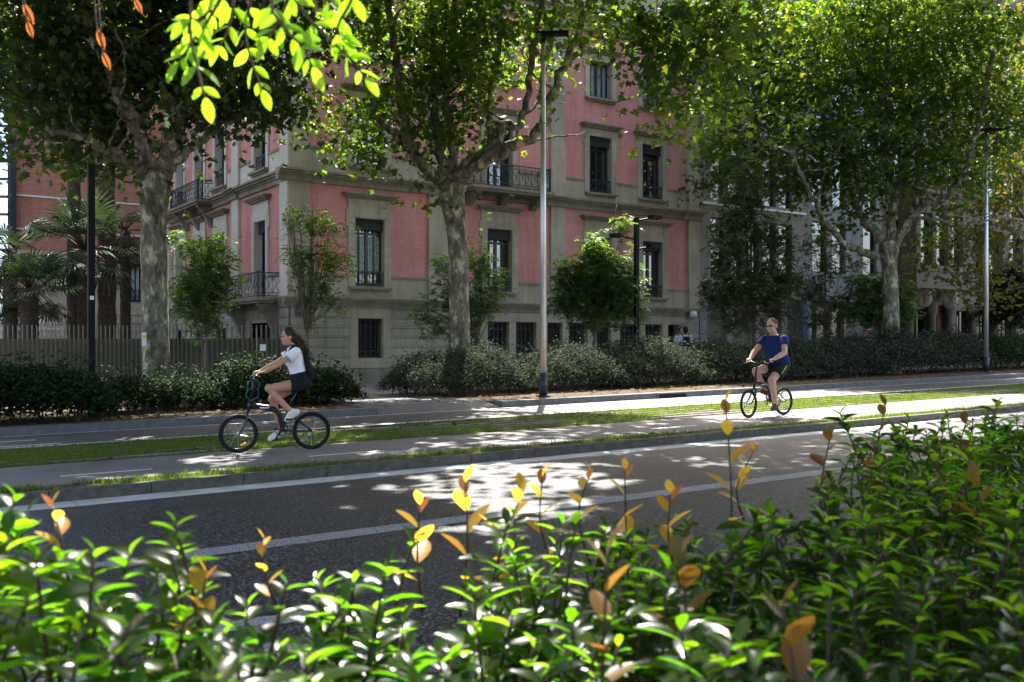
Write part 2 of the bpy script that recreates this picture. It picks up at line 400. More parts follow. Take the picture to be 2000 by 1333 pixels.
M['blue_plate'] = solid('blue_plate', (.01,.03,.09), .4, .4)
M['teal'] = solid('teal_cable', (.004,.075,.072), .4, .4)
M['yellow'] = solid('yellow_paint', (.7,.5,.03), .5, .4)
M['red'] = solid('red_paint', (.45,.02,.02), .5, .4)
M['skin_w'] = solid('tanned_skin', (.46,.235,.145), .5, .35, var=.05, scale=9)
M['skin_m'] = solid('ruddy_skin', (.52,.285,.195), .5, .35, var=.06, scale=9)
M['skin_d'] = solid('dark_skin', (.10,.055,.035), .5, .35, var=.05)
M['hair_dark'] = solid('dark_brown_hair', (.026,.014,.008), .6, .25, var=.3, scale=40)
M['hair_grey'] = solid('cropped_grey_hair', (.085,.062,.046), .8, .2, var=.25, scale=50)
def cloth(name, c, s=14): return solid(name, c, .9, .15, var=.07, scale=s, bmp=.35, bscale=22)
M['white_cloth'] = cloth('white_cotton', (.78,.77,.78)); M['blue_cloth'] = cloth('blue_cotton', (.014,.028,.105))
M['black_cloth'] = cloth('black_cloth', (.014,.015,.018)); M['pale_blue_cloth'] = cloth('pale_blue_cloth', (.45,.55,.66))
M['shoe_white'] = cloth('white_canvas', (.62,.59,.56)); M['sandal'] = cloth('brown_leather', (.11,.065,.045)); M['lime_trim'] = cloth('lime_trim', (.25,.6,.03))
M['wood'] = solid('varnished_wood', (.16,.06,.025), .45, .4, var=.3, scale=7)
M['wood_light'] = solid('light_wood_frame', (.33,.26,.16), .5, .4, var=.1)
M['blue_column'] = solid('blue_grey_column', (.11,.13,.19), .45, .4, var=.1)
M['shutter'] = masonry('slatted_shutter', (.19,.175,.13), (.20,.185,.14), (.07,.065,.05), 8, .09, .012, stain=.1, bmp=.6)

# ================================================================= SETTING
def struct(name, mb, mat): return mb.build(name, mat, kind='structure')
b = MB(); b.sheet(-500, 900, -400, 900, -.19); struct('ground', b, M['ground'])
b = MB(); b.sheet(-60, 160, 3.45, 10.53, -.12); struct('road', b, M['asphalt'])
b = MB()
for i in range(-60, 160): b.slope(i*1.0+.006, i+.994, 10.53, 10.875, -.16, -.112)
struct('gutter', b, M['gutter'])
b = MB()
for i in range(-60, 160): b.slope(i-.21+.004, i+.79-.004, 10.88, 11.0, -.17, .006)
struct('kerb', b, M['kerb'])
b = MB(); b.slope(-60, 160, 11.003, 11.36, -.17, -.012); struct('verge', b, M['soil'])
b = MB(); b.slope(-60, 160, 11.363, 13.37, -.17, 0); struct('cycle_path', b, M['path'])
b = MB(); b.slope(-60, 160, 13.373, 15.72, -.17, -.012); struct('lawn_soil', b, M['soil'])
b = MB()
for Y0 in (13.62, 14.02, 14.42, 14.82, 15.22):
    for i in range(-40, 90):
        if random.random() < .85: b.slope(i*.62, i*.62+.6, Y0, Y0+.11, -.05, .002+random.uniform(-.003, .004))
struct('lawn_pavers', b, M['paver'])
b = MB(); b.slope(-60, 160, 15.723, 17.948, -.17, 0); struct('side_lane', b, M['asphalt_fine'])
b = MB()
for k in range(-8, 40): b.sheet(2.1+2.95*k, 3.1+2.95*k, 12.0, 12.09, .005)
b.sheet(-60, 160, 15.78, 15.95, .005); b.sheet(-60, 160, 17.80, 17.90, .005)
b.sheet(-20, 2.6, 16.9, 17.0, .005); b.sheet(-20, 2.83, 16.07, 16.18, .005)
struct('lane_markings', b, M['paint'])
b = MB(); b.sheet(-60, 160, 7.42, 7.70, -.115)
for k in range(3): b.quad(*[(x, y, -.115+G*x) for x, y in ((.1, 4.55+k*.5), (1.9+.2*k, 4.35+k*.5), (1.9+.2*k, 4.55+k*.5), (.1, 4.75+k*.5))])
struct('road_markings', b, M['paint_worn'])
b = MB()
for i in range(-60, 160):
    x0, x1 = i*1.0, i+1.0
    if x1 <= 9.0 or x0 >= 12.0: b.slope(x0+.003, x1-.003, 17.952, 18.27, -.17, .14)
struct('far_kerb', b, M['kerb_grey'])
b = MB()
for k in range(6):                                  # dropped kerb: sloping slabs
    x0, x1 = 9.0+k*.5+.004, 9.5+k*.5-.004
    for (ya, yb, za, zb) in ((17.952, 18.75, .012, .14),):
        b.hexa([(x, y, z+G*x) for x, y, z in ((x0,ya,-.17),(x1,ya,-.17),(x1,yb,-.17),(x0,yb,-.17),(x0,ya,za),(x1,ya,za),(x1,yb,zb),(x0,yb,zb))])
struct('dropped_kerb', b, M['kerb_grey'])
b = MB(); b.slope(-60, 9.0, 18.273, 23.0, -.17, .125); b.slope(12.0, 160, 18.273, 23.0, -.17, .125); struct('planting_bed', b, M['soil'])
b = MB(); b.slope(9.003, 11.997, 18.753, 23.0, -.17, .14); b.slope(-60, 160, 23.003, 29.6, -.17, .14); struct('pavement', b, M['slab'])
b = MB(); b.slope(-60, 11.7, 29.603, 60, -.17, .12); struct('garden_ground', b, M['soil'])
b = MB(); b.slope(-60, 160, -12, 3.32, -.18, -.03); struct('median_soil', b, M['soil'])
b = MB()
for i in range(-20, 60): b.slope(i+.004, i+.996, 3.325, 3.445, -.18, -.01)
struct('near_kerb', b, M['kerb'])

# storm drain slot in the far kerb
dr = empty('storm_drain', (17.0, 17.95, gz(17)), 'dark rectangular storm drain slot in the grey far kerb', 'drain')
b = MB(); b.box(16.55, 17.45, 17.93, 17.951, gz(17)+.015, gz(17)+.105); b.build('slot_shade', M['black_metal'], dr)  # black plate stands in for the shaded depth of the slot
b = MB(); b.box(16.5, 17.5, 17.925, 17.95, gz(17)+.106, gz(17)+.128); b.box(16.5, 16.548, 17.925, 17.95, gz(17)+.005, gz(17)+.105); b.box(17.452, 17.5, 17.925, 17.95, gz(17)+.005, gz(17)+.105); b.build('frame', M['kerb_grey'], dr)

# grass
def grass(name, n, X0, X1, Y0, Y1, hmin, hmax, bias=1.6, holes=None):
    x = X0+(X1-X0)*rng.random(n)**bias; y = Y0+(Y1-Y0)*rng.random(n)
    if holes is not None:
        k = holes(x, y); x, y = x[k], y[k]
    n = len(x); pos = np.stack([x, y, G*x-.012], 1)
    up = norm(np.stack([rng.normal(0, .35, n), rng.normal(0, .35, n), np.ones(n)], 1))
    o = leaf_mesh(name, BLADE, pos, up, rand_dirs(n)*np.array([1, 1, .1]), hmin+(hmax-hmin)*rng.random(n)**1.5, M['grass'], width=.13)
    return tag(o, kind='stuff')
grass('verge_grass', 34000, -1, 45, 11.01, 11.37, .025, .10, 1.6, lambda x, y: (np.sin(x*2.1)+np.sin(x*5.3+y*9)+1.8*rng.random(len(x))) > .1)
def clump(x, y): return (np.sin(x*1.3+2*np.sin(y*2.1))+np.sin(x*.47+y*1.7)+1.6*rng.random(len(x))) > .2
def nopaver(x, y):
    q = (y-13.62) % .40
    return ((q > .13) | (rng.random(len(x)) < .12)) & clump(x, y)
grass('lawn_grass', 260000, -1, 48, 13.36, 15.75, .03, .09, 1.5, nopaver)

# fallen leaves
n = 1500; x = -2+50*rng.random(n)**1.5; y = np.where(rng.random(n) < .7, 18.35+1.9*rng.random(n), 13.2+2.6*rng.random(n))
y[:60] = 11.0+.4*rng.random(60)
zz = np.where(y > 18, .135, .004)
o = leaf_mesh('fallen_leaves', PLANE_LEAF, np.stack([x, y, G*x+zz+.012*rng.random(n)], 1), rand_dirs(n)*np.array([1,1,.15]), np.tile([0, 0, 1.], (n, 1))+.35*rand_dirs(n), .06+.07*rng.random(n), M['fallen'])
tag(o, kind='stuff')

# ================================================================= PINK BUILDING
YF, XS, XE, YB = 29.4, 11.73, 29.28, 43.2
TOP = 15.6
def TFront(u, w, z): return (u, YF-w, z)            # u = X
def TSide(u, w, z): return (XS-w, u, z)             # u = Y
pink = empty('pink_brick_building', (20, 36, gz(20)), 'four storey pink brick corner building with grey stone trim and iron balconies', 'building')
def TB(T): return lambda u, w, z: T(u, w, z)
def panel(mb, T, u0, u1, z0, z1, holes, w=0, depth=.34):
    us = sorted({u0, u1, *[h[0] for h in holes], *[h[1] for h in holes]}); zs = sorted({z0, z1, *[h[2] for h in holes], *[h[3] for h in holes]})
    us = [u for u in us if u0 <= u <= u1]; zs = [z for z in zs if z0 <= z <= z1]
    for i in range(len(us)-1):
        for j in range(len(zs)-1):
            cu, cz = (us[i]+us[i+1])/2, (zs[j]+zs[j+1])/2
            if any(h[0] < cu < h[1] and h[2] < cz < h[3] for h in holes): continue
            mb.quad(T(us[i], w, zs[j]), T(us[i+1], w, zs[j]), T(us[i+1], w, zs[j+1]), T(us[i], w, zs[j+1]))
    for h in holes:
        a, c, e, f = max(h[0], u0), min(h[1], u1), max(h[2], z0), min(h[3], z1)
        mb.quad(T(a, w, e), T(a, w-depth, e), T(a, w-depth, f), T(a, w, f)); mb.quad(T(c, w, e), T(c, w-depth, e), T(c, w-depth, f), T(c, w, f))
        if f < z1: mb.quad(T(a, w, f), T(c, w, f), T(c, w-depth, f), T(a, w-depth, f))
        if e > z0: mb.quad(T(a, w, e), T(c, w, e), T(c, w-depth, e), T(a, w-depth, e))
def rail(mb, T, u0, u1, z0, z1, w, n, bars=.012, scroll=True):
    """iron railing: top and bottom rails, bars and crossing scroll work"""
    mb.box(u0, u1, w-.02, w+.02, z1-.035, z1, T); mb.box(u0, u1, w-.015, w+.015, z0, z0+.03, T)
    h = z1-z0
    if scroll: mb.box(u0, u1, w-.012, w+.012, z1-.2*h, z1-.2*h+.018, T); mb.box(u0, u1, w-.012, w+.012, z0+.14*h, z0+.14*h+.018, T)
    st = (u1-u0)/n
    for i in range(n+1):
        u = u0+i*st; mb.box(u-bars/2, u+bars/2, w-bars/2, w+bars/2, z0, z1, T)
    if scroll:
        for i in range(n):
            u = u0+i*st; za, zb = z0+.16*h, z1-.2*h
            for s in (0, 1):
                q = [(u+st*(t if s == 0 else 1-t)+.12*st*math.sin(t*2*PI), za+(zb-za)*t) for t in np.linspace(0, 1, 7)]
                mb.tube([T(a, w, c) for a, c in q], .009, 4)
            mb.tube([T(u+st*.5+.24*st*math.cos(k), w, z1-.1*h+.06*h*math.sin(k)) for k in np.linspace(0, 2*PI, 9)], .008, 4, False)
            mb.tube([T(u+st*.5+.24*st*math.cos(k), w, z0+.08*h+.04*h*math.sin(k)) for k in np.linspace(0, 2*PI, 9)], .007, 4, False)
def window(root, T, uc, z0, z1, w, style='main', sill=True, railing=True, lintel=True, valance=True, blind=False, glassmat='glass', leafs=2, trim='stone'):
    a, c = uc-w/2, uc+w/2; fw = .22 if style != 'top' else .2
    m = MB()                                       # stone surround
    bz = z0-.02
    m.box(a-fw, a, 0, .07, bz, z1, T); m.box(c, c+fw, 0, .07, bz, z1, T); m.box(a-fw, c+fw, 0, .075, z1, z1+.26, T)
    m.box(a-fw-.07, a-fw, 0, .06, z1-.28, z1+.26, T); m.box(c+fw, c+fw+.07, 0, .06, z1-.28, z1+.26, T)
    if style == 'main': m.box(a-fw, c+fw, 0, .05, z1+.26, z1+.62, T)
    m.box(a-.003, a+.015, -.33, .066, bz, z1-.001, T); m.box(c-.015, c+.003, -.33, .066, bz, z1-.001, T); m.box(a+.0155, c-.0155, -.33, .066, z1-.016, z1+.002, T)
    win = m.build('window', M[trim], root)
    if lintel:
        m = MB(); zl = z1+(.62 if style == 'main' else .27)
        m.box(a-fw-.10, c+fw+.10, 0, .16, zl, zl+.06, T); m.box(a-fw-.16, c+fw+.16, 0, .24, zl+.06, zl+.11, T); m.box(a-fw-.21, c+fw+.21, 0, .30, zl+.11, zl+.16, T)
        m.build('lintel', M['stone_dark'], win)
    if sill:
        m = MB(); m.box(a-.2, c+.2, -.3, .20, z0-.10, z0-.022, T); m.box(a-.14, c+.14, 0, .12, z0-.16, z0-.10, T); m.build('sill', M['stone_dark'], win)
    f = MB(); wd = -.24                            # casements
    f.box(a, a+.07, wd-.06, wd+.02, z0, z1, T); f.box(c-.07, c, wd-.06, wd+.02, z0, z1, T); f.box(a+.07, c-.07, wd-.06, wd+.02, z1-.08, z1, T); f.box(a+.07, c-.07, wd-.06, wd+.02, z0, z0+.12, T)
    for i in range(1, leafs*2):
        u = a+(c-a)*i/(leafs*2); t = .05 if i % 2 == 0 else .016
        f.box(u-t, u+t, wd-.05, wd+.025, z0+.12, z1-.08, T)
    if style != 'top': f.box(a+.07, c-.07, wd-.045, wd+.022, z1-.52, z1-.44, T)
    f.build('window_frame', M['frame_dark'], win)
    g = MB(); g.quad(T(a, wd-.03, z0), T(c, wd-.03, z0), T(c, wd-.03, z1), T(a, wd-.03, z1)); g.build('pane', M[glassmat], win)
    if blind:
        g = MB()
        for i in range(leafs):
            u0 = a+(c-a)*(i+.1)/leafs; u1 = a+(c-a)*(i+.9)/leafs
            for k in range(5):
                ua = u0+(u1-u0)*k/5; ub = ua+(u1-u0)/6
                g.box(ua, ub, wd-.026, wd-.012, z0+.5, z1-.55, T)
        g.build('curtain', M['curtain'], win)
    if valance:
        m = MB(); hv = .42; k = 9
        pts = [(a+.01, z1-.005), (c-.01, z1-.005)]
        for i in range(k*4+1):
            u = c-.01-(c-a-.02)*i/(k*4); pts.append((u, z1-hv+.07*abs(math.sin(PI*i/4))+.0))
        m.prism(pts, lambda u, z: T(u, -.12, z), lambda u, z: T(u, -.09, z)); m.build('valance', M['valance'], win)
    if railing:
        m = MB(); rail(m, T, a+.02, c-.02, z0+.03, z0+.50, -.02, 4); m.build('railing', M['iron'], win)
    return win

# base course
def base_blocks(mb, T, u0, u1, holes, z0=.80, z1=2.74, step=.315):
    z = z1
    while z > z0+.05:
        zl = max(z-step, z0)
        segs = [(u0, u1)]
        for h in holes:
            if h[2] < z-.02 and h[3] > zl+.02:
                segs = [q for s0, s1 in segs for q in ((s0, min(s1, h[0])), (max(s0, h[1]), s1)) if q[1]-q[0] > .03]
        for s0, s1 in segs: mb.box(s0, s1, -.3, .055, zl+.012, z-.012, T)
        z = zl
def bay_x(*px): return [fX(p, YF) for p in px]
base_holes = [(14.0, 14.9, 1.14, 2.43)]
grille = [(919, 937), (951, 993), (1006, 1046), (1068, 1097), (1109, 1146), (1164, 1192), (1209, 1248), (1258, 1292)]
for p0, p1 in grille: x0, x1 = bay_x(p0, p1); base_holes.append((x0, x1, 1.02, 2.40))
dx0, dx1 = bay_x(1303, 1327); door_hole = (dx0, dx1, .3, 2.40); base_holes.append(door_hole)
big = [(13.72, 15.18, 0, 3)]+[(bay_x(912)[0]-.2, bay_x(1331)[0], 0, 3)]
side_holes = [(31.0, 32.9, .4, 2.30), (35.4, 36.4, 1.1, 2.2), (38.1, 39.1, 1.1, 2.2), (40.8, 41.8, 1.1, 2.2)]
m = MB(); base_blocks(m, TFront, XS, XE, big); m.build('rusticated_base', M['base_stone'], pink)
m = MB(); base_blocks(m, TSide, YF+.06, YB, side_holes); m.build('rusticated_base', M['base_stone'], pink)
m = MB(); panel(m, TFront, XS, XE, -.2, 2.74, base_holes, .0, .4); m.build('base_wall', M['stone'], pink)
m = MB(); panel(m, TSide, YF, YB, -.2, 2.74, side_holes, .0, .4)
m.build('base_wall', M['stone'], pink)
m = MB(); m.box(XS-.1, XE, -.02, .11, -.3, .80, TFront); m.build('plinth', M['stone_dark'], pink); m = MB(); m.box(YF+.02, YB, -.02, .11, -.3, .80, TSide); m.build('plinth', M['stone_dark'], pink)
def grille_window(root, T, h):
    a, c, e, f = h
    g = MB(); g.quad(T(a, -.36, e), T(c, -.36, e), T(c, -.36, f), T(a, -.36, f)); w_ = g.build('basement_window', M['iron_grille'], root)
    q = MB(); n_ = 5; st = (c-a)/n_
    q.box(a, c, -.17, -.13, f-.05, f, T); q.box(a, c, -.17, -.13, e, e+.05, T); q.box(a, c, -.16, -.14, f-.28, f-.25, T); q.box(a, c, -.16, -.14, e+.22, e+.25, T)
    for i in range(n_+1): u = a+st*i; q.box(u-.014, u+.014, -.165, -.135, e, f, T)
    for i in range(n_):
        u = a+st*(i+.5)
        for zc in np.arange(e+.42, f-.36, .2): q.tube([T(u+.4*st*math.cos(k), -.15, zc+.09*math.sin(k)) for k in np.linspace(0, 2*PI, 9)], .010, 4, False)
        q.tube([T(u+.38*st*math.cos(k), -.15, f-.15+.08*math.sin(k)) for k in np.linspace(0, 2*PI, 9)], .010, 4, False)
        q.tube([T(u+.38*st*math.cos(k), -.15, e+.13+.08*math.sin(k)) for k in np.linspace(0, 2*PI, 9)], .010, 4, False)
    q.build('grille', M['iron'], w_)
    return w_
for h in base_holes[:-1]: grille_window(pink, TFront, h)
for h in side_holes[1:]: grille_window(pink, TSide, h)
m = MB(); m.box(13.72, 14.0, 0, .075, .82, 2.74, TFront); m.box(14.9, 15.18, 0, .075, .82, 2.74, TFront); m.box(14.0, 14.9, 0, .075, 2.43, 2.74, TFront); m.box(14.0, 14.9, 0, .08, .82, 1.14, TFront)
m.build('basement_surround', M['stone'], pink)
m = MB()                                            # piers of the basement arcade
ed = [bay_x(p)[0] for g_ in grille for p in g_]+[dx0]
for i in range(1, len(ed), 2): m.box(ed[i], ed[i+1], 0, .06, 1.0, 2.40, TFront)
m.box(bay_x(912)[0]-.2, bay_x(1331)[0], 0, .07, 2.402, 2.72, TFront); m.box(bay_x(912)[0]-.2, dx0, 0, .10, .80, 1.0, TFront)
m.build('arcade', M['stone'], pink)
m = MB(); m.box(dx0, dx1, -.40, -.36, .2, 2.40, TFront)
for k in range(3): m.box(dx0+.08+k*.3, dx0+.30+k*.3, -.36, -.34, .5, 2.2, TFront)
m.build('door', M['black_metal'], pink)
m = MB(); m.box(31.0, 32.9, -.40, -.36, .3, 2.30, TSide); m.build('door', M['black_metal'], pink)
# cornices
def cornice(mb, T, u0, u1, z0, prof):
    for (dz0, dz1, wo) in prof: mb.box(u0, u1, -.02, wo, z0+dz0, z0+dz1, T)
low = [(0, .12, .09), (.12, .2, .13), (.2, .28, .2), (.28, .34, .26)]
mid = [(0, .16, .10), (.16, .22, .15), (.22, .29, .24), (.29, .36, .33)]
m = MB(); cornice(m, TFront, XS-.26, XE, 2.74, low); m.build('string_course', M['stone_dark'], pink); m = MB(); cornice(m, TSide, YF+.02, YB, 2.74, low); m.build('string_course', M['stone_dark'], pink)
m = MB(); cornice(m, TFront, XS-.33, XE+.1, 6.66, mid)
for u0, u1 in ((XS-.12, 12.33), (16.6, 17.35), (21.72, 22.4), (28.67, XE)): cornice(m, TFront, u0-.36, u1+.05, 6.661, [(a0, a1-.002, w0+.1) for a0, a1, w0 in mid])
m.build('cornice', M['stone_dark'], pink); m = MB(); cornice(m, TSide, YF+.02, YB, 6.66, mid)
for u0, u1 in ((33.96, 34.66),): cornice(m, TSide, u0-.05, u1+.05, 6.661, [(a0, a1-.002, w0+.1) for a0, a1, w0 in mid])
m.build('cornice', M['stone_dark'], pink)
m = MB(); big_c = [(0, .3, .2), (.3, .5, .4), (.5, .7, .7)]
cornice(m, TFront, XS-.7, XE+.2, 13.4, big_c); m.build('roof_cornice', M['stone'], pink); m = MB(); cornice(m, TSide, YF+.02, YB, 13.4, big_c); m.build('roof_cornice', M['stone'], pink)
m = MB(); m.box(XS-.001, XE, -.3, .02, 14.1, TOP, TFront); m.build('parapet', M['stone'], pink); m = MB(); m.box(YF, YB, -.3, .02, 14.1, TOP, TSide); m.build('parapet', M['stone'], pink)
# pilasters
for u0, u1 in ((XS, 12.33), (16.6, 17.35), (21.72, 22.4), (28.67, XE)):
    m = MB(); m.box(u0-(.11 if u0 == XS else 0), u1, 0, .11, 3.08, 6.66, TFront); m.build('pilaster', M['stone'], pink); m = MB(); m.box(u0-(.11 if u0 == XS else 0), u1, 0, .11, 7.02, 13.4, TFront); m.build('pilaster', M['stone'], pink)
for u0, u1 in ((YF-.105, 30.05), (33.96, 34.66), (42.5, YB)):
    m = MB(); m.box(u0, u1, 0, .108, 3.08, 6.66, TSide); m.build('pilaster', M['stone_light'], pink); m = MB(); m.box(u0, u1, 0, .108, 7.02, 13.4, TSide); m.build('pilaster', M['stone_light'], pink)
# bays
bays_f = [((12.33, 16.6), [14.43]), ((17.35, 21.72), [19.5]), ((22.4, 28.67), [24.1, 26.75])]
bays_s = [((30.05, 33.96), [31.95]), ((34.66, 42.5), [36.1, 38.6, 41.2])]
for T, bays, stone in ((TFront, bays_f, 'stone'), (TSide, bays_s, 'stone_light')):
    for (u0, u1), ws in bays:
        br = MB(); st = MB()
        W1, W2, W3 = 1.08, 1.12, 1.10
        floor_door = lambda uc, fl: (T is TFront and uc == 19.5 and fl == 2) or (T is TSide and ((uc == 31.95 and fl == 1) or (uc == 38.6 and fl == 2)))
        h1 = [(u-W1/2, u+W1/2, 3.1 if floor_door(u, 1) else 3.47, 5.68) for u in ws]
        h2 = [(u-W2/2, u+W2/2, 7.06 if floor_door(u, 2) else 7.36, 9.50) for u in ws]
        h3 = [(u-W3/2, u+W3/2, 10.96, 12.35) for u in ws]
        panel(st, T, u0, u1, 3.08, 3.80, h1, .03, .37); panel(br, T, u0, u1, 3.80, 6.66, h1); br.build('brick_panel', M['brick'], pink); st.build('stone_band', M[stone], pink); br = MB(); st = MB()
        panel(st, T, u0, u1, 7.02, 7.79, h2, .03, .37); panel(br, T, u0, u1, 7.79, 13.4, h2+h3)
        br.build('brick_panel', M['brick'], pink); st.build('stone_band', M[stone], pink)
        for za, hh in ((3.80, h1), (7.79, h2)):
            cuts = sorted((h[0]-.24, h[1]+.24) for h in hh); s = u0
            for q0, q1 in cuts+[(u1, u1)]:
                if q0-s > .05: ld = MB(); ld.box(s, q0, .0, .07, za-.05, za+.03, T); ld.build('ledge', M['stone_dark'], pink)
                s = q1
        for u in ws:
            d1, d2 = floor_door(u, 1), floor_door(u, 2)
            window(pink, T, u, h1[ws.index(u)][2], 5.68, W1, sill=not d1, railing=not d1, trim=stone, blind=(T is TFront and u == 14.43))
            window(pink, T, u, h2[ws.index(u)][2], 9.50, W2, style='mid', sill=not d2, railing=not d2, trim=stone)
            window(pink, T, u, 10.96, 12.35, W3, style='top', glassmat='glass_sky', railing=False, valance=False, trim=stone)
# balconies (slab > railing, corbels)
def corbel(mb, T, u, w, zt, depth, height, t=.12):
    pts = []
    for k in np.linspace(0, 1, 14):
        pts.append((depth*(1-.15*math.sin(k*PI))*(1-k)**.75, zt-height*k))
    out = [(0, zt)]+[(depth, zt)]+[(depth, zt-.08)]+pts[1:]+[(0, zt-height)]
    mb.prism(out, lambda p, z: T(u-t, w+p, z), lambda p, z: T(u+t, w+p, z))
    for s in (-1, 1): mb.tube([T(u+s*(t+.012), w+depth*.72-.11*(1-k/14)*math.cos(k), zt-.2-.11*(1-k/14)*math.sin(k)) for k in np.linspace(0, 9, 22)], .022, 5)
def balcony(root, T, u0, u1, zs, dep, h, ncorb, ch):
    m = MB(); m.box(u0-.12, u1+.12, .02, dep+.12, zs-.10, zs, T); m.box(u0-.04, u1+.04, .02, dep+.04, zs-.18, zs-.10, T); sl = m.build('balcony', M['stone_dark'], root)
    r = MB(); rail(r, T, u0, u1, zs+.03, zs+h, dep, 12)
    for s, uu in ((0, u0), (1, u1)):
        TS = (lambda p, w, z, uu=uu: T(uu+w, p, z)); rail(r, TS, .05, dep, zs+.03, zs+h, 0, 3)
    for uu in (u0, u1): r.box(uu-.03, uu+.03, dep-.03, dep+.03, zs, zs+h+.03, T)
    r.build('railing', M['iron'], sl)
    for i in range(ncorb):
        q = MB(); u = u0+.25+(u1-u0-.5)*i/(ncorb-1); corbel(q, T, u, .02, zs-.18, dep*.9, ch); q.build('corbel', M['stone_dark'], sl)
balcony(pink, TFront, 17.95, 21.15, 7.02, .8, .82, 3, .42)
balcony(pink, TSide, 30.15, 33.75, 3.06, .76, .80, 2, 1.1)
balcony(pink, TSide, 36.85, 40.35, 6.95, .62, .75, 3, .8)
m = MB(); m.box(XS+.5, XE-.02, YF+.5, YB, -.2, TOP-.3); m.build('roof', M['stone_dark'], pink)
m = MB()                                            # flag poles over the upper balcony
for u in (38.0, 39.5): m.tube([TSide(u, .1, 8.6), TSide(u-.6, 1.2, 10.2)], .02, 6)
m.build('flagpole', M['white'], pink)

def text_mesh(body, size, name='letters', ext=.003):
    cu = bpy.data.curves.new(name, 'FONT'); cu.body = body; cu.size = size; cu.extrude = ext; cu.align_x = 'CENTER'; cu.align_y = 'CENTER'
    o = bpy.data.objects.new(name, cu); C.objects.link(o)
    dg = bpy.context.evaluated_depsgraph_get(); dg.update()
    me = bpy.data.meshes.new_from_object(o.evaluated_get(dg)); bpy.data.objects.remove(o); me.materials.clear(); return me

# street plaque on the corner
sp = empty('wall_plaque', (12.02, YF-.15, 2.62), 'small dark blue wall plaque with a white curl on the corner pilaster', 'sign')
m = MB(); m.box(11.86, 12.18, .112, .135, 2.46, 2.85, TFront); m.build('plate', M['blue_plate'], sp)
me = text_mesh('9', .26); me.transform(Matrix.Translation((12.02, YF-.14, 2.69)) @ Matrix.Rotation(PI/2, 4, 'X')); link('numeral', me, M['white'], sp)
# dome camera
cc = at(1354, 618, YF-.3); cam_t = empty('security_camera', cc, 'white dome security camera fixed at the right end of the pink building', 'camera')
m = MB(); m.tube([cc+Vector((0, .32, .12)), cc+Vector((0, 0, .16))], .035, 8); m.tube([cc+Vector((0, 0, .2)), cc+Vector((0, 0, 0))], [.13, .16], 16); m.build('housing', M['white'], cam_t, True)
m = MB(); m.ball(cc, (.14, .14, .16)); m.build('dome', M['mirror'], cam_t, True)

# ================================================================= OTHER BUILDINGS
def simple_window(root, T, a, c, e, f, mat='glass', frame='frame_dark', bars=2, dep=-.2):
    g = MB(); t = .05
    g.box(a, a+t, dep, dep+.06, e, f, T); g.box(c-t, c, dep, dep+.06, e, f, T); g.box(a+t, c-t, dep, dep+.06, f-t, f, T); g.box(a+t, c-t, dep, dep+.06, e, e+t, T)
    for i in range(1, bars): u = a+(c-a)*i/bars; g.box(u-.025, u+.025, dep, dep+.055, e+t, f-t, T)
    w_ = g.build('window', M[frame], root)
    q = MB(); q.quad(T(a, dep+.02, e), T(c, dep+.02, e), T(c, dep+.02, f), T(a, dep+.02, f)); q.build('pane', M[mat], w_)
    return w_
# grey modern block
grey = empty('grey_office_block', (33, 34, gz(33)), 'grey stone panelled office block with tall dark window strips right of the pink building', 'building')
gx0, gx1 = 29.4, fX(1572, YF); GT = 21
holes = []; cols = [fX(p, YF) for p in (1402, 1436, 1470, 1502, 1534)]
for cx_ in cols:
    for z0 in (4.4, 7.6, 10.8, 14.0, 17.2): holes.append((cx_-.42, cx_+.42, z0, z0+2.5))
m = MB(); panel(m, TFront, gx0, gx1, 3.6, GT, holes, 0, .3); m.build('wall', M['grey_panel'], grey)
for h in holes: simple_window(grey, TFront, *h, bars=1)
m = MB()
for z0 in (4.2, 7.4, 10.6, 13.8, 17): m.box(gx0+.05, gx1-.05, 0, .12, z0, z0+.08, TFront)
m.build('sill_band', M['white'], grey)
m = MB(); m.box(gx0, gx1, -.5, -.1, -.3, 3.6, TFront); m.build('shutter_wall', M['shutter'], grey)
for p in (1372, 1425, 1480, 1530):
    u = fX(p, YF); q = MB(); q.box(u-.2, u+.2, -.1, .06, -.3, 3.6, TFront); q.build('pier', M['marble'] if p == 1372 else M['grey_panel'], grey)
m = MB(); m.box(gx0, gx1, YF+.5, YF+14, -.3, GT-.2); m.build('roof', M['grey_panel'], grey)
# pale marble block with shops
mx0, mx1 = gx1+.02, fX(1722, YF); MT = 20
marb = empty('pale_stone_block', (38, 34, gz(38)), 'narrow pale stone block over a glazed shop front with blue grey column', 'building')
holes = []
for cx_ in [fX(p, YF) for p in (1602, 1640, 1662, 1700)]:
    for z0 in (4.9, 7.9, 11, 14.1, 17): holes.append((cx_-.55, cx_+.45, z0, z0+2.3))
holes2 = []
for h in sorted(holes):
    if not any(abs(h[2]-q[2]) < .1 and h[0] < q[1] for q in holes2): holes2.append(h)
m = MB(); panel(m, TFront, mx0, mx1, 4.3, MT, holes2, 0, .3); m.build('wall', M['marble'], marb)
for h in holes2: simple_window(marb, TFront, *h, bars=1)
m = MB(); m.box(mx0, mx1, -.3, .9, 3.55, 4.28, TFront); m.build('canopy', M['marble'], marb)
m = MB(); c0 = fX(1572, YF-.4); m.tube([(c0+.1, YF-.35, -.3), (c0+.1, YF-.35, 3.55)], .26, 20); m.build('column', M['blue_column'], marb, True)
sx0, sx1 = fX(1594, YF), fX(1652, YF)
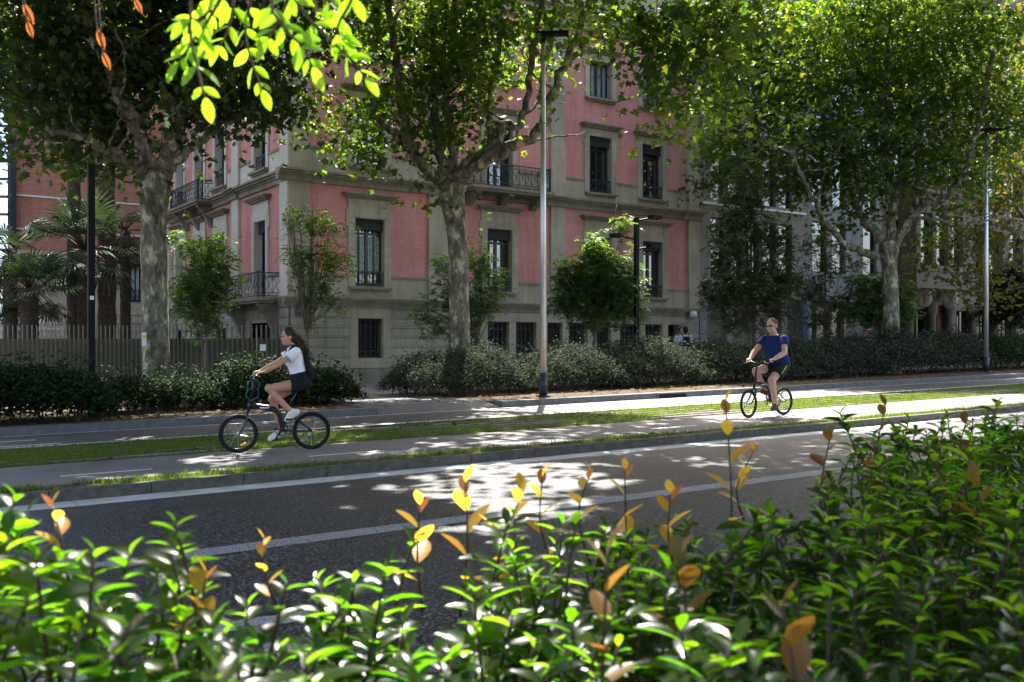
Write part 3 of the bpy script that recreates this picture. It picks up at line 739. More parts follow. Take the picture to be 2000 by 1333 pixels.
m = MB(); m.box(sx0, sx0+.14, -.3, .02, -.2, 3.3, TFront); m.box(sx1-.14, sx1, -.3, .02, -.2, 3.3, TFront); m.box(sx0+.14, sx1-.14, -.3, .02, 3.12, 3.3, TFront); m.box(sx0+.14, sx1-.14, -.3, .02, .8, .95, TFront); m.box((sx0+sx1)/2-.05, (sx0+sx1)/2+.05, -.3, .02, .95, 3.12, TFront)
shop = m.build('shop_window', M['wood_light'], marb)
m = MB(); m.quad(TFront(sx0, -.2, 0), TFront(sx1, -.2, 0), TFront(sx1, -.2, 3.2), TFront(sx0, -.2, 3.2)); m.build('pane', M['glass'], shop)
m = MB()
for k in range(3):
    u = sx0+.5+k*.75; m.tube([TFront(u, -.17, 1.2), TFront(u, -.17, 1.5), TFront(u, -.17, 1.9)], [.05, .035, .008], 6)
m.build('display_item', M['wood'], shop)
m = MB(); m.box(sx1+.02, mx1, -.5, -.2, -.3, 3.55, TFront); m.box(mx0, sx0, -.5, -.2, -.3, 3.55, TFront); m.build('shop_wall', M['frame_dark'], marb)
m = MB(); m.box(mx0, mx1, YF+.5, YF+14, -.3, MT-.2); m.build('roof', M['marble'], marb)
# ornate building
ox0, ox1 = mx1+.02, 62.0; OT = 21
orn = empty('ornate_stone_building', (48, 34, gz(48)), 'old ornate stone building with bay window on scroll corbels above a wooden door', 'building')
holes = [(fX(p, YF)-.7, fX(p, YF)+.7, z0, z0+2.5) for p in (1760, 1815, 1862, 1905, 1945, 1985) for z0 in (5.2, 8.6, 12.0, 15.4)]
dxa, dxb = fX(1826, YF), fX(1853, YF)
gh = [(fX(a_, YF), fX(b_, YF), .6, 3.4) for a_, b_ in ((1735, 1770), (1785, 1815), (1868, 1900), (1910, 1940), (1950, 1985))]+[(dxa, dxb, 0, 3.6)]
m = MB(); panel(m, TFront, ox0, ox1, -.3, OT, holes+gh, 0, .4); m.build('wall', M['ornate'], orn)
for h in holes: simple_window(orn, TFront, *h, mat='glass', bars=3, dep=-.3)
for h in gh[:-1]: simple_window(orn, TFront, *h, bars=2, dep=-.35)
m = MB(); m.box(dxa, dxb, -.4, -.35, -.1, 3.6, TFront)
for i in range(2):
    for z0 in (.6, 1.9): u = dxa+.15+i*(dxb-dxa-.1)/2; m.box(u, u+(dxb-dxa)/2-.3, -.35, -.31, z0, z0+1.1, TFront)
m.build('door', M['wood'], orn)
m = MB()
for p in (1778, 1822, 1857, 1904, 1945): u = fX(p, YF-.3); m.tube([(u, YF-.25, gz(u)), (u, YF-.25, .5+gz(u)), (u, YF-.25, 3.1), (u, YF-.25, 3.3), (u, YF-.25, 3.7)], [.26, .2, .18, .28, .3], 14); m.build('column', M['ornate'], orn, True); m = MB()
bx0, bx1 = fX(1790, YF-1), fX(1905, YF-1)
m = MB()
def sBay(u, w, z): return TFront(u, w, z)
bw = [(bx0+.35+i*1.28, bx0+1.35+i*1.28, 5.5, 8.0) for i in range(int((bx1-bx0-.4)/1.28))]
panel(m, TFront, bx0, bx1, 4.6, 8.9, bw, 1.0, .3)
m.box(bx0, bx0+.02, 0, .99, 4.6, 8.9, TFront); m.box(bx1-.02, bx1, 0, .99, 4.6, 8.9, TFront); m.box(bx0-.15, bx1+.15, 0, 1.15, 4.35, 4.6, TFront); m.box(bx0-.1, bx1+.1, 0, 1.12, 8.9, 9.15, TFront); m.box(bx0-.08, bx1+.08, .98, 1.08, 5.2, 5.36, TFront)
bay = m.build('bay_window', M['ornate'], orn)
for h in bw:
    g = MB(); g.quad(*[TFront(u, .75, z) for u, z in ((h[0], h[2]), (h[1], h[2]), (h[1], h[3]), (h[0], h[3]))]); g.build('pane', M['glass'], bay)
m = MB()
for i in range(int((bx1-bx0)/.22)): u = bx0+.1+i*.22; m.tube([TFront(u, 1.05, z) for z in (9.16, 9.3, 9.45, 9.65, 9.8)], [.05, .07, .04, .06, .05], 6)
m.box(bx0-.05, bx1+.05, .97, 1.12, 9.8, 9.92, TFront); m.build('balustrade', M['ornate'], bay)
for p in (1815, 1866):
    u = fX(p, YF-.9); q = MB()
    q.tube([TFront(u, .55-.40*(1-k/11)*math.cos(k), 3.88+.42*(1-k/11)*math.sin(k)) for k in np.linspace(0, 9.4, 40)], lerps([.13, .09, .05], 40), 8, flat=2.2)
    q.build('scroll_corbel', M['stone_light'], bay, True)
m = MB()                                            # pointed arch hoods over the upper windows
for p in (1815, 1862, 1905, 1945):
    u = fX(p, YF)
    for z0 in (11.2, 14.6, 18.0): m.tube([TFront(u+.85*t, .08, z0+.9*(1-abs(t))**.6-.05) for t in np.linspace(-1, 1, 13)], .1, 6)
m.build('arch_hood', M['ornate'], orn)
m = MB(); m.box(ox0, ox1, YF+.5, YF+14, -.3, OT-.2); m.build('roof', M['ornate'], orn)
# orange brick annex
YA = 43.3; TAnnex = lambda u, w, z: (u, YA-w, z)
ann = empty('orange_brick_annex', (9, 48, gz(9)), 'orange brick wall block with cream base behind the palms, left of the pink building', 'building')
ax0, ax1 = fX(31, YA), 11.9
wz = (at(260, 590, YA).z, at(260, 515, YA).z); wx = (fX(236, YA), fX(286, YA))
bz = at(260, 505, YA).z; wh = [(wx[0], wx[1], wz[0], wz[1])]
m = MB(); panel(m, TAnnex, ax0, ax1, bz, 21, [], 0); m.build('brick_wall', M['brick_orange'], ann)
m = MB(); panel(m, TAnnex, ax0, ax1, -.3, bz, wh, .05, .3)
for z0 in np.arange(.4, bz-2.2, .35): m.box(ax0, ax1, .05, .1, z0, z0+.1, TAnnex)
m.box(ax0, ax1, .05, .25, bz-.15, bz+.1, TAnnex); m.build('stone_base', M['cream'], ann)
w_ = simple_window(ann, TAnnex, *wh[0], bars=4)
m = MB()
for k in range(5): u = wx[0]+.1+k*(wx[1]-wx[0]-.2)/4.6; m.box(u, u+.11, -.14, -.12, wz[0]+.1, wz[1]-.1, TAnnex)
m.build('curtain', M['curtain'], w_)
m = MB(); rail(m, TAnnex, wx[0], wx[1], wz[0], wz[0]+.5, .08, 6); m.build('railing', M['iron'], w_)
m = MB()
for py in (200, 385, 450): z0 = at(60, py, YA).z; m.box(ax0, ax1, 0, .05, z0, z0+.06, TAnnex)
m.build('white_band', M['white'], ann)
m = MB(); m.box(ax0+.01, ax1, YA+.35, YA+12, -.3, 20.8); m.build('roof', M['stone_dark'], ann)
# glass block far left
gl = empty('glass_fronted_building', (1, 50, gz(1)), 'glass curtain wall reflecting the sky at the far left edge', 'building')
TG = lambda u, w, z: (ax0-.25-.866*u-.5*w, YA+.5*u-.866*w, z)
m = MB(); m.quad(*[TG(u, .1, z) for u, z in ((0, 2.5), (16, 2.5), (16, 21), (0, 21))]); m.build('pane', M['mirror'], gl)
m = MB(); z0 = 2.5
while z0 < 21: m.box(0, 16, .1, .16, z0, z0+.09, TG); z0 += .69
m.box(ax0-.25, ax0-.02, 0, .3, -.3, 21, TAnnex); m.build('mullion', M['dark_metal'], gl)
m = MB(); m.box(0, 16, -.2, .05, -.3, 2.45, TG); m.build('base_wall', M['cream'], gl)
m = MB(); m.box(.1, 16, -6, -.25, -.3, 20.5, TG); m.build('core', M['grey_panel'], gl)

# ================================================================= FENCE
fen = empty('metal_fence', (5, 29.0, gz(5)), 'bronze metal fence of upright blades with open spiked top left of the pink building', 'fence')
YFen = 28.95; m = MB(); q = MB()
x = -16.0
while x < 11.6:
    z0 = gz(x)+.14; gate = x > 8.3
    zt = z0+1.52+.008*(11-x)
    q.box(x-.008, x+.008, YFen-.05, YFen+.05, z0, zt+(.30 if not gate else .34))
    x += .115 if not gate else .15
q.build('blade', M['fence'], fen)
m.box(-16, 11.6, YFen+.052, YFen+.065, -.2, 1.60, lambda a, c, e: (a, c, e+G*a+.008*(11-a))); m.build('panel', M['fence_dark'], fen)
u = fX(513, YFen-.06); m = MB(); m.box(u-.09, u+.09, YFen-.09, YFen-.052, 1.38, 1.58); m.build('intercom', M['white'], fen)
m = MB(); m.box(u-.2, u-.17, YFen-.075, YFen-.05, .3, 2.05); m.build('gate_post', M['wood_light'], fen)
# white garden railing behind the fence
wr = empty('white_railing', (3, 36, gz(3)), 'white metal railing with slanted props seen above the left end of the fence', 'railing')
m = MB()
for py in (632, 644): m.box(-6, fX(125, 36), 35.95, 36.0, at(60, py, 36).z, at(60, py, 36).z+.06)
for px_ in (8, 78): m.tube([at(px_-4, 600, 36), at(px_+6, 645, 36)], .04, 6)
for px_ in range(0, 125, 11): m.tube([at(px_, 632, 36), at(px_, 655, 36)], .015, 4)
m.build('bars', M['white'], wr)

# ================================================================= LAMPS AND POSTS
def lamp(px, pyb, label, H=8.55):
    g_ = ground(px, pyb, .125); x, y = g_.x, g_.y; z0 = gz(x)+.125
    L = empty('street_lamp', (x, y, z0), label, 'lamp post', 'tall silver street lamps')
    m = MB(); m.tube([(x, y, z0), (x, y, z0+.55)], .10, 18); m.tube([(x, y, z0), (x, y, z0+.03)], .17, 18); m.build('base', M['dark_metal'], L, True)
    m = MB(); m.tube([(x, y, z0+.552), (x, y, z0+H*.5), (x, y, z0+H)], [.082, .07, .05], 18); m.build('pole', M['steel'], L, True)
    m = MB(); hv = Vector((.8, -.6, 0)); sd = Vector((.6, .8, 0)); o_ = Vector((x, y, z0+H))
    for a_, w0, w1 in ((-.12, .10, .16), (.55, .16, .10)): pass
    pts = [o_+hv*-.15+sd*-.11, o_+hv*.6+sd*-.14, o_+hv*.6+sd*.14, o_+hv*-.15+sd*.11]
    m.hexa([p+Vector((0, 0, -.02)) for p in pts]+[p+Vector((0, 0, .05)) for p in pts]); m.tube([o_+Vector((0, 0, -.2)), o_], .06, 10)
    m.build('lamp_head', M['black_metal'], L)
    return L
lamp(1061, 775, 'tall silver street lamp with dark head right of the central plane tree'); lamp(1926, 728, 'tall silver street lamp at the right edge in front of the ornate building')
def black_post(px, Y, H, label, heads):
    x = fX(px, Y); z0 = gz(x)+.125
    L = empty('lamp_mast', (x, Y, z0), label, 'lamp post')
    m = MB(); m.box(x-.06, x+.06, Y-.06, Y+.06, z0, z0+H); m.build('mast', M['black_metal'], L)
    for h_, ln, s in heads:
        m = MB(); e_ = Vector((x, Y, z0+h_)); dv = Vector((.826*s, -.5635*s, .18)); m.tube([e_, e_+dv*ln], .03, 6)
        f_ = e_+dv*ln; m.box(f_.x-.18, f_.x+.18, f_.y-.12, f_.y+.12, f_.z-.05, f_.z+.06); m.build('lamp_arm', M['black_metal'], L)
    return L, x, z0
L, x, z0 = black_post(178, 20.0, 4.75, 'black square mast with a small white sticker left of the left plane tree', [])
m = MB(); zz_ = at(178, 582, 19.9).z; m.box(x-.035, x+.035, 19.918, 19.928, zz_-.035, zz_+.035); m.build('sticker', M['white'], L)
black_post(1243, 22.4, 4.95, 'black lamp mast with short arms behind the green young tree', [(4.85, .55, 1), (4.3, .6, -1), (4.0, .5, 1)])
# small round sign far right
sg = at(1693, 655, 24.5); s_ = empty('round_sign', (sg.x, sg.y, gz(sg.x)+.14), 'small white traffic sign with a dark red disc beside the right plane tree', 'sign')
m = MB(); m.tube([(sg.x, sg.y, gz(sg.x)+.1), (sg.x, sg.y, sg.z+.3)], .03, 8); m.build('post', M['steel'], s_)
m = MB(); m.box(sg.x-.2, sg.x+.2, sg.y-.06, sg.y-.04, sg.z-.35, sg.z+.3); m.build('plate', M['white'], s_)
m = MB(); m.tube([(sg.x, sg.y-.062, sg.z+.05), (sg.x, sg.y-.075, sg.z+.05)], .16, 20); m.build('disc', M['red'], s_)
# signs on the left trunk
sg = at(277, 664, 21.35); s_ = empty('warning_notice', sg, 'small yellow and white notice fixed to the left side of the left trunk', 'sign')
m = MB(); m.box(sg.x, sg.x+.09, sg.y-.02, sg.y, sg.z-.14, sg.z+.15); m.build('plate', M['white'], s_)
m = MB(); m.tube([(sg.x+.048, sg.y-.022, sg.z+.06), (sg.x+.048, sg.y-.03, sg.z+.06)], .038, 14); m.build('disc', M['yellow'], s_)

# ================================================================= TREES
def inpoly(x, y, poly):
    r = np.zeros(len(x), bool); k = len(poly)
    for i in range(k):
        x0, y0 = poly[i]; x1, y1 = poly[(i+1) % k]
        c = ((y0 > y) != (y1 > y)) & (x < (x1-x0)*(y-y0)/((y1-y0) if y1 != y0 else 1e-9)+x0)
        r ^= c
    return r
def wpoly(pts, zr=0.0): return [tuple(ground(a, b_, zr)[:2]) for a, b_ in pts]
# where the crowns are open and sun reaches the ground: (polygon in X,Y, share of leaves missing)
GAPS = [
    ([(12.3, 15.8), (22.2, 15.8), (24.0, 13.0), (22.5, 11.2), (15.0, 11.2), (13.2, 12.6)], .985),
    ([(11.5, 18.0), (18.5, 18.0), (17.5, 15.7), (9.5, 15.7)], .93),
    ([(13.2, 10.9), (24, 10.9), (21, 7.2), (13.5, 8.3)], .5),
    (wpoly([(690, 960), (860, 912), (1010, 902), (1180, 900), (1185, 945), (1160, 1000), (1000, 1045), (840, 1040), (930, 985), (820, 968)], -.12), .95),
    (wpoly([(600, 935), (690, 930), (680, 960), (610, 965)], -.12), .8),
    (wpoly([(180, 940), (480, 905), (500, 925), (120, 962)]), .95),
    (wpoly([(330, 900), (520, 880), (540, 900), (380, 915)]), .9),
    (wpoly([(560, 905), (900, 850), (1300, 815), (1330, 845), (900, 890)]), .72),
    (wpoly([(430, 872), (720, 845), (720, 862), (450, 890)]), .8),
    (wpoly([(900, 838), (1300, 800), (1320, 815), (950, 850)]), .6),
    (wpoly([(520, 850), (760, 822), (760, 832), (520, 862)]), .9),
    ([(-1.6, 2.9), (1.75, 2.9), (.9, .2), (-1.6, .2)], .97),
    ([(.7, .9), (1.15, 1.2), (1.45, 1.5), (1.4, 2.1), (.7, 2.1)], .75),
    ([(1.4, 1.2), (2.2, 1.2), (2.2, 1.8), (1.4, 1.8)], .3),
]
_r = random.Random(17)
for _ in range(70):                                 # small openings that let sun flecks through
    cx_, cy_, a_, b_ = _r.uniform(-.5, 14), _r.choice([_r.uniform(11.3, 13.4), _r.uniform(11.3, 16.5), _r.uniform(7.5, 10.8)]), _r.uniform(.14, .5), _r.uniform(.08, .25)
    if cy_ < 11 and cx_ < 4: continue
    GAPS.insert(0, ([(cx_+a_*math.cos(k*PI/4)*_r.uniform(.7, 1.2), cy_+b_*math.sin(k*PI/4)) for k in range(8)], .95))
def sun_ok(p):
    """a leaf whose shadow falls into a gap is missing"""
    z = p[:, 2]-G*p[:, 0]; x = p[:, 0]-KX*z; y = p[:, 1]-KY*z
    keep = np.ones(len(p), bool)
    keep &= ~((z > 8.2) & inpoly(x, y, [(8.8, 8.0), (12.3, 8.0), (12.3, 11.4), (8.8, 11.4)]) & (rng.random(len(p)) < .8))
    xs = p[:, 0]-KX*(z-1.1); ys = p[:, 1]-KY*(z-1.1)
    wob = .12*np.sin(x*9)+.12*np.sin(y*7+x*3)
    for i, (poly, f) in enumerate(GAPS):
        q = inpoly(xs, ys, poly) if i >= len(GAPS)-3 else inpoly(x+wob, y-wob, poly)
        keep &= ~(q & (rng.random(len(p)) < f))
    return keep
def blob_points(blobs, d, dens, per=34, spread=(.46, .13), maxcl=900):
    if not hasattr(spread, '__len__'): spread = (spread, spread*.75)
    out = []
    for bl in blobs:
        cx_, cy_, rx_, ry_ = bl[:4]; rd = bl[4] if len(bl) > 4 else 2.2; dd = d+(bl[5] if len(bl) > 5 else 0); k_ = bl[6] if len(bl) > 6 else 1
        c_ = np.array(P(cx_, cy_, dd)); ax_ = rx_*dd/FPX; az_ = ry_*dd/FPX
        ncl = int(min(maxcl, 4.19*ax_*az_*rd*dens*k_/per))+1
        q = rand_dirs(ncl)*(rng.random((ncl, 1))**.42)
        ce = c_+q[:, 0:1]*ax_*np.array([RX, RY, 0])+q[:, 1:2]*rd*np.array([FX, FY, 0])+q[:, 2:3]*az_*np.array([0, 0, 1.])
        off = rng.normal(size=(ncl*per, 3))*np.array([spread[0], spread[0], spread[1]])
        tilt = np.repeat(rng.normal(0, .35, size=(ncl, 2)), per, 0); off[:, 2] += off[:, 0]*tilt[:, 0]+off[:, 1]*tilt[:, 1]-.25*np.sum(off[:, :2]**2, 1)
        pp = np.repeat(ce, per, 0)+off
        out.append(pp)
    return np.concatenate(out)
def leaf_orient(n, droop=.5):
    nd = norm(np.stack([rng.normal(0, .62, n), rng.normal(0, .62, n), np.abs(rng.normal(.8, .4, n))], 1))
    xd = norm(np.stack([rng.normal(0, 1, n), rng.normal(0, 1, n), -droop+rng.normal(0, .45, n)], 1))
    return xd, nd
def limb(mb, pts, r0, r1, sides=12, wob=.04, rough=1):
    q = catmull(pts, 7); k = len(q)
    q = [p+Vector((random.gauss(0, wob), random.gauss(0, wob), random.gauss(0, wob)))*(1 if 0 < i < k-1 else 0) for i, p in enumerate(q)]
    rr = [(r0+(r1-r0)*(i/(k-1))**.8)*(1+random.uniform(-.07, .07)*rough) for i in range(k)]
    mb.tube(q, rr, sides)
    return q
def plane_tree(Y, trunk, limbs, blobs, label, leaf, size=.17, dens=62, canopy=None, rtrunk=.27, seed=1):
    random.seed(seed)
    d = Y/(FY+(trunk[0][0]-CX)/FPX*RY); b0 = P(*trunk[0], d); x, y = b0.x, b0.y; z0 = gz(x)+.12
    T_ = empty('plane_tree', (x, y, z0), label, 'tree', 'mature plane trees along the far pavement')
    m = MB(); tp = [Vector((x, y, z0-.1)), Vector((x, y, z0+.45))]+[P(px, py, d) for px, py in trunk[1:]]
    q = catmull(tp, 6); k = len(q)
    rr = [rtrunk*(1.35-.35*min(1, i/6))*(1-.12*i/k)*(1+random.uniform(-.03, .03)) for i in range(k)]
    rr[-4:] = [rtrunk*s for s in (1.0, 1.12, 1.2, 1.0)]
    m.tube(q, rr, 20); m.ball(q[-1], (rtrunk*1.05, rtrunk*1.05, rtrunk*.8))
    tips = []
    for pts, r0, r1, dz in limbs:
        pp = [P(px, py, d+dz*i/(len(pts)-1)) for i, (px, py) in enumerate(pts)]
        qq = limb(m, pp, r0, r1, 12); tips += qq[len(qq)//2:]
        last = pp[-1]
        for _ in range(5):                             # twigs off the limb
            s = random.choice(qq[len(qq)//3:]); e = s+Vector((random.gauss(0, .9), random.gauss(0, .9), random.uniform(.2, 1.5)))
            limb(m, [s, (s+e)/2+Vector((random.gauss(0, .15), random.gauss(0, .15), 0)), e], r1*.65, .012, 6, .02)
    m.build('trunk', M['bark'], T_, True)
    pos = blob_points(blobs, d, dens)
    if canopy is not None: pos = np.concatenate([pos, canopy])
    pos = pos[sun_ok(pos)]
    n_ = len(pos); xd, nd = leaf_orient(n_); hi = proj(pos[:, 0], pos[:, 1], pos[:, 2])[1] < -60
    leaf_mesh('crown', PLANE_LEAF, pos, xd, nd, size*(.6+.6*rng.random(n_))*np.where(hi, 1.5, 1.0), M[leaf], T_)
    return T_
# unseen upper canopy, spread over the avenue above the frame to shade it
def upper(x0, x1, y0, y1, z0, z1, ncl, per=14):
    ce = np.stack([x0+(x1-x0)*rng.random(ncl), y0+(y1-y0)*rng.random(ncl), z0+(z1-z0)*rng.random(ncl)], 1)
    p = np.repeat(ce, per, 0)+rng.normal(size=(ncl*per, 3))*.38
    px_, py_, d_ = proj(p[:, 0], p[:, 1], p[:, 2])
    return p[(py_ < -12) | (d_ < 1)]
canA = upper(-3, 9.5, 9.5, 24, 8.6, 14.5, 4200)
canB = upper(9.5, 18.5, 9.5, 24, 8.8, 15, 3600)
canC = upper(24.5, 37, 11, 24, 10, 17, 2200)
plane_tree(21.5, [(305, 735), (303, 600), (300, 470), (302, 350)], [
    ([(300, 350), (268, 330), (225, 300), (205, 290), (160, 270), (90, 250)], .16, .05, -1.5),
    ([(298, 345), (280, 285), (255, 225), (235, 190), (190, 100), (160, -40)], .19, .07, -1.2),
    ([(290, 300), (270, 245), (288, 185), (305, 130), (298, 40), (290, -60)], .16, .08, .8),
    ([(310, 350), (330, 290), (350, 230), (362, 120), (372, 0), (380, -80)], .20, .09, .5),
    ([(318, 350), (345, 312), (400, 270), (450, 230), (520, 215), (570, 205)], .13, .035, 1.2),
    ([(350, 240), (385, 190), (440, 160), (500, 60), (520, -40)], .10, .04, -1.0)],
    [(70, 60, 120, 90), (190, 60, 120, 90), (330, 50, 110, 80), (450, 60, 110, 80), (60, 170, 90, 70), (170, 170, 110, 75), (270, 140, 80, 60), (400, 140, 100, 60), (480, 190, 80, 48), (545, 215, 48, 36, 1.4),
     (130, 245, 100, 45), (55, 295, 85, 22, 1.5), (180, 290, 60, 40, 1.6), (400, 210, 70, 35, 1.5), (350, 275, 35, 25, 1.0), (185, 335, 40, 30, 1.2), (500, 120, 60, 50), (600, 60, 50, 70, 1.6), (150, 60, 190, 120, 2.5, 2.5), (420, 70, 150, 100, 2.0, 2)],
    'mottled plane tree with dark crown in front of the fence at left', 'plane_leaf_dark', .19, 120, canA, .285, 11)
plane_tree(21.5, [(900, 700), (897, 600), (894, 480), (880, 370)], [
    ([(878, 372), (850, 345), (812, 308), (790, 260), (783, 190), (770, 90), (755, -60)], .19, .07, -1.0),
    ([(800, 290), (770, 262), (750, 240), (690, 110), (670, 20), (650, -60)], .10, .04, -1.6),
    ([(872, 350), (858, 290), (850, 230), (845, 120), (848, 0), (850, -80)], .15, .08, .8),
    ([(882, 350), (880, 270), (872, 180), (885, 90), (890, -60)], .14, .07, 1.6),
    ([(886, 355), (915, 315), (965, 285), (985, 245), (1018, 235), (1040, 120), (1062, -60)], .15, .07, .4),
    ([(980, 290), (960, 250), (955, 180), (975, 80), (985, -60)], .10, .05, 1.0),
    ([(892, 372), (930, 325), (1000, 290), (1058, 245), (1072, 190), (1120, 80), (1180, -40)], .20, .07, -.8),
    ([(1062, 240), (1060, 150), (1078, 70), (1085, -60)], .09, .05, .5),
    ([(1100, 130), (1180, 50), (1260, 30), (1330, 90), (1350, 160)], .08, .02, -5.5)],
    [(760, 50, 120, 70), (880, 60, 110, 80), (1000, 60, 110, 80), (740, 250, 95, 45), (660, 200, 55, 35, 1.4), (710, 300, 50, 25, 1.0), (820, 150, 80, 60), (930, 150, 80, 60), (880, 250, 60, 50), (1010, 190, 60, 50, 1.6),
     (800, 215, 70, 40), (1110, 40, 110, 50), (1230, 30, 80, 45, 1.6, -5, 1.8), (1330, 50, 100, 70, 1.6, -5.5, 2), (1250, 95, 60, 45, 1.3, -5, 1.8), (1335, 140, 75, 60, 1.4, -5.5, 2.2), (1305, 210, 45, 45, 1.1, -5, 2.2), (1400, 80, 70, 90, 1.5, -6, 2.2), (1180, 60, 50, 50, 1.5, -4, 1.2), (1290, 265, 14, 16, .5, -5, 2.5), (1400, 180, 40, 50, 1.2, -6, 1.6), (985, 265, 35, 30, 1.0), (640, 20, 80, 50),
     (870, 400, 25, 25, .8, 0, .6), (850, 360, 30, 20, .8, 0, .5), (950, 60, 250, 80, 2.5, 2.5)],
    'large mottled plane tree with many rising limbs in front of the pink building', 'plane_leaf', .18, 85, canB, .275, 23)
plane_tree(21.5, [(1742, 700), (1740, 600), (1738, 540), (1735, 480)], [
    ([(1722, 500), (1690, 492), (1655, 480), (1618, 440), (1592, 395), (1570, 355), (1545, 300)], .16, .06, -1.5),
    ([(1732, 490), (1712, 455), (1688, 430), (1672, 395), (1650, 330), (1640, 250)], .22, .08, .6),
    ([(1738, 480), (1742, 430), (1745, 370), (1725, 300), (1730, 150), (1740, 0)], .19, .08, .8),
    ([(1748, 480), (1770, 440), (1800, 405), (1850, 385), (1885, 330), (1910, 250), (1940, 100)], .19, .07, -.8),
    ([(1770, 440), (1810, 425), (1870, 440), (1930, 430)], .10, .03, -1.6),
    ([(1690, 400), (1660, 300), (1600, 180), (1580, 60)], .10, .04, 1.4),
    ([(1800, 395), (1790, 300), (1830, 180), (1850, 40)], .10, .04, 1.0)],
    [(1500, 40, 120, 80, 2, 3.5, 1.3), (1620, 60, 110, 80), (1750, 60, 110, 80), (1880, 70, 110, 90), (1980, 120, 60, 110), (1450, 150, 70, 70, 2, 3), (1540, 170, 90, 70, 2.2, 1), (1660, 170, 100, 70), (1780, 170, 100, 70), (1890, 210, 90, 70), (1450, 260, 80, 60, 2, 2.5), (1400, 330, 40, 60, 1.4, 3, 1.5), (1620, 420, 55, 28, 1.2), (1850, 420, 55, 28, 1.2), (1490, 340, 60, 50, 1.6, 2),
     (1580, 280, 95, 65), (1690, 270, 90, 60), (1800, 270, 80, 60), (1420, 290, 45, 55, 1.5), (1640, 350, 90, 45), (1740, 350, 70, 45), (1820, 340, 70, 40), (1960, 260, 60, 70), (1400, 210, 40, 50, 1.5), (1560, 350, 50, 40), (1900, 350, 40, 40, 1.4), (1700, 420, 40, 25, 1.2, 0, .7), (1700, 90, 260, 130, 3, 4)],
    'broad mottled plane tree with a long pale side branch at right', 'plane_leaf', .20, 62, canC, .29, 37)
# olive crown at far right
d_ = 34.0/ (FY+.46*RY)
random.seed(3)
pos = blob_points([(1880, 480, 85, 50, 1.4, 0, 1.5), (1945, 400, 75, 75, 1.8, 0, 1.3), (1830, 490, 55, 35, 1.0, 0, 1.5), (1860, 560, 60, 35, 1.0), (1930, 580, 50, 40, 1.2), (1985, 480, 50, 60, 1.6), (1975, 330, 50, 60, 1.6), (1920, 540, 60, 30, 1.2)], 40, 34)
bx = fX(1990, 21.8)*1.0; tx, ty = 41.0, 21.6
t4 = empty('plane_tree', (tx, ty, gz(tx)+.12), 'plane tree with olive brown hanging foliage at the right edge', 'tree', 'mature plane trees along the far pavement')
m = MB(); limb(m, [(tx, ty, gz(tx)), (tx, ty, 3), (tx-.1, ty+.1, 6.5), (tx-.3, ty, 10)], .28, .16, 14)
for e in ((1945, 400), (1880, 480), (1985, 470), (1975, 330)):
    pe = P(*e, 40); limb(m, [(tx, ty, 5.5), Vector((tx, ty, 6.5))*.4+pe*.6+Vector((0, 0, .6)), pe], .12, .03, 8)
m.build('trunk', M['bark'], t4, True)
up_ = np.array([tx, ty, 12.])+rand_dirs(5000)*np.array([4.5, 4.5, 4])*rng.random((5000, 1))**.4
pos = np.concatenate([pos, up_]); pos = pos[sun_ok(pos)]
xd, nd = leaf_orient(len(pos), .9); leaf_mesh('crown', PLANE_LEAF, pos, xd, nd, .19*(.6+.6*rng.random(len(pos))), M['olive_leaf'], t4)

# nearer plane tree, trunk out of the picture to the right
nt_ = empty('plane_tree', (12.0, 1.8, gz(12)), 'nearer plane tree whose larger leaves hang in at the top right of the central lamp', 'tree')
m = MB(); limb(m, [(12, 1.8, 0), (12, 1.8, 3), (11.9, 2.0, 6)], .3, .24, 14)
for e in ((7, 5, 10.5), (10, 8, 11), (13, 5, 12), (6.2, 8.6, 6.6), (9, 3, 12)): limb(m, [(11.9, 2, 5.6), (Vector((11.9, 2, 7))+Vector(e))/2, e], .14, .03, 8)
m.build('trunk', M['bark'], nt_, True)
pos = np.concatenate([upper(3.5, 15.5, 1.5, 10.5, 9.0, 13.5, 3300), upper(1.5, 15.5, -6, 1.5, 7.5, 12.5, 1500), blob_points([(1340, 5, 70, 30, .5), (1430, 40, 28, 45, .35), (1440, 75, 12, 25, .2)], 11, 60, 8, .12)])  # unseen crown, spread wide to shade road and hedge and block sky
pos = pos[sun_ok(pos)]; xd, nd = leaf_orient(len(pos), .8); leaf_mesh('crown', PLANE_LEAF, pos, xd, nd, np.where(proj(pos[:, 0], pos[:, 1], pos[:, 2])[1] < -60, .26, .17)*(.6+.6*rng.random(len(pos))), M['plane_leaf'], nt_)

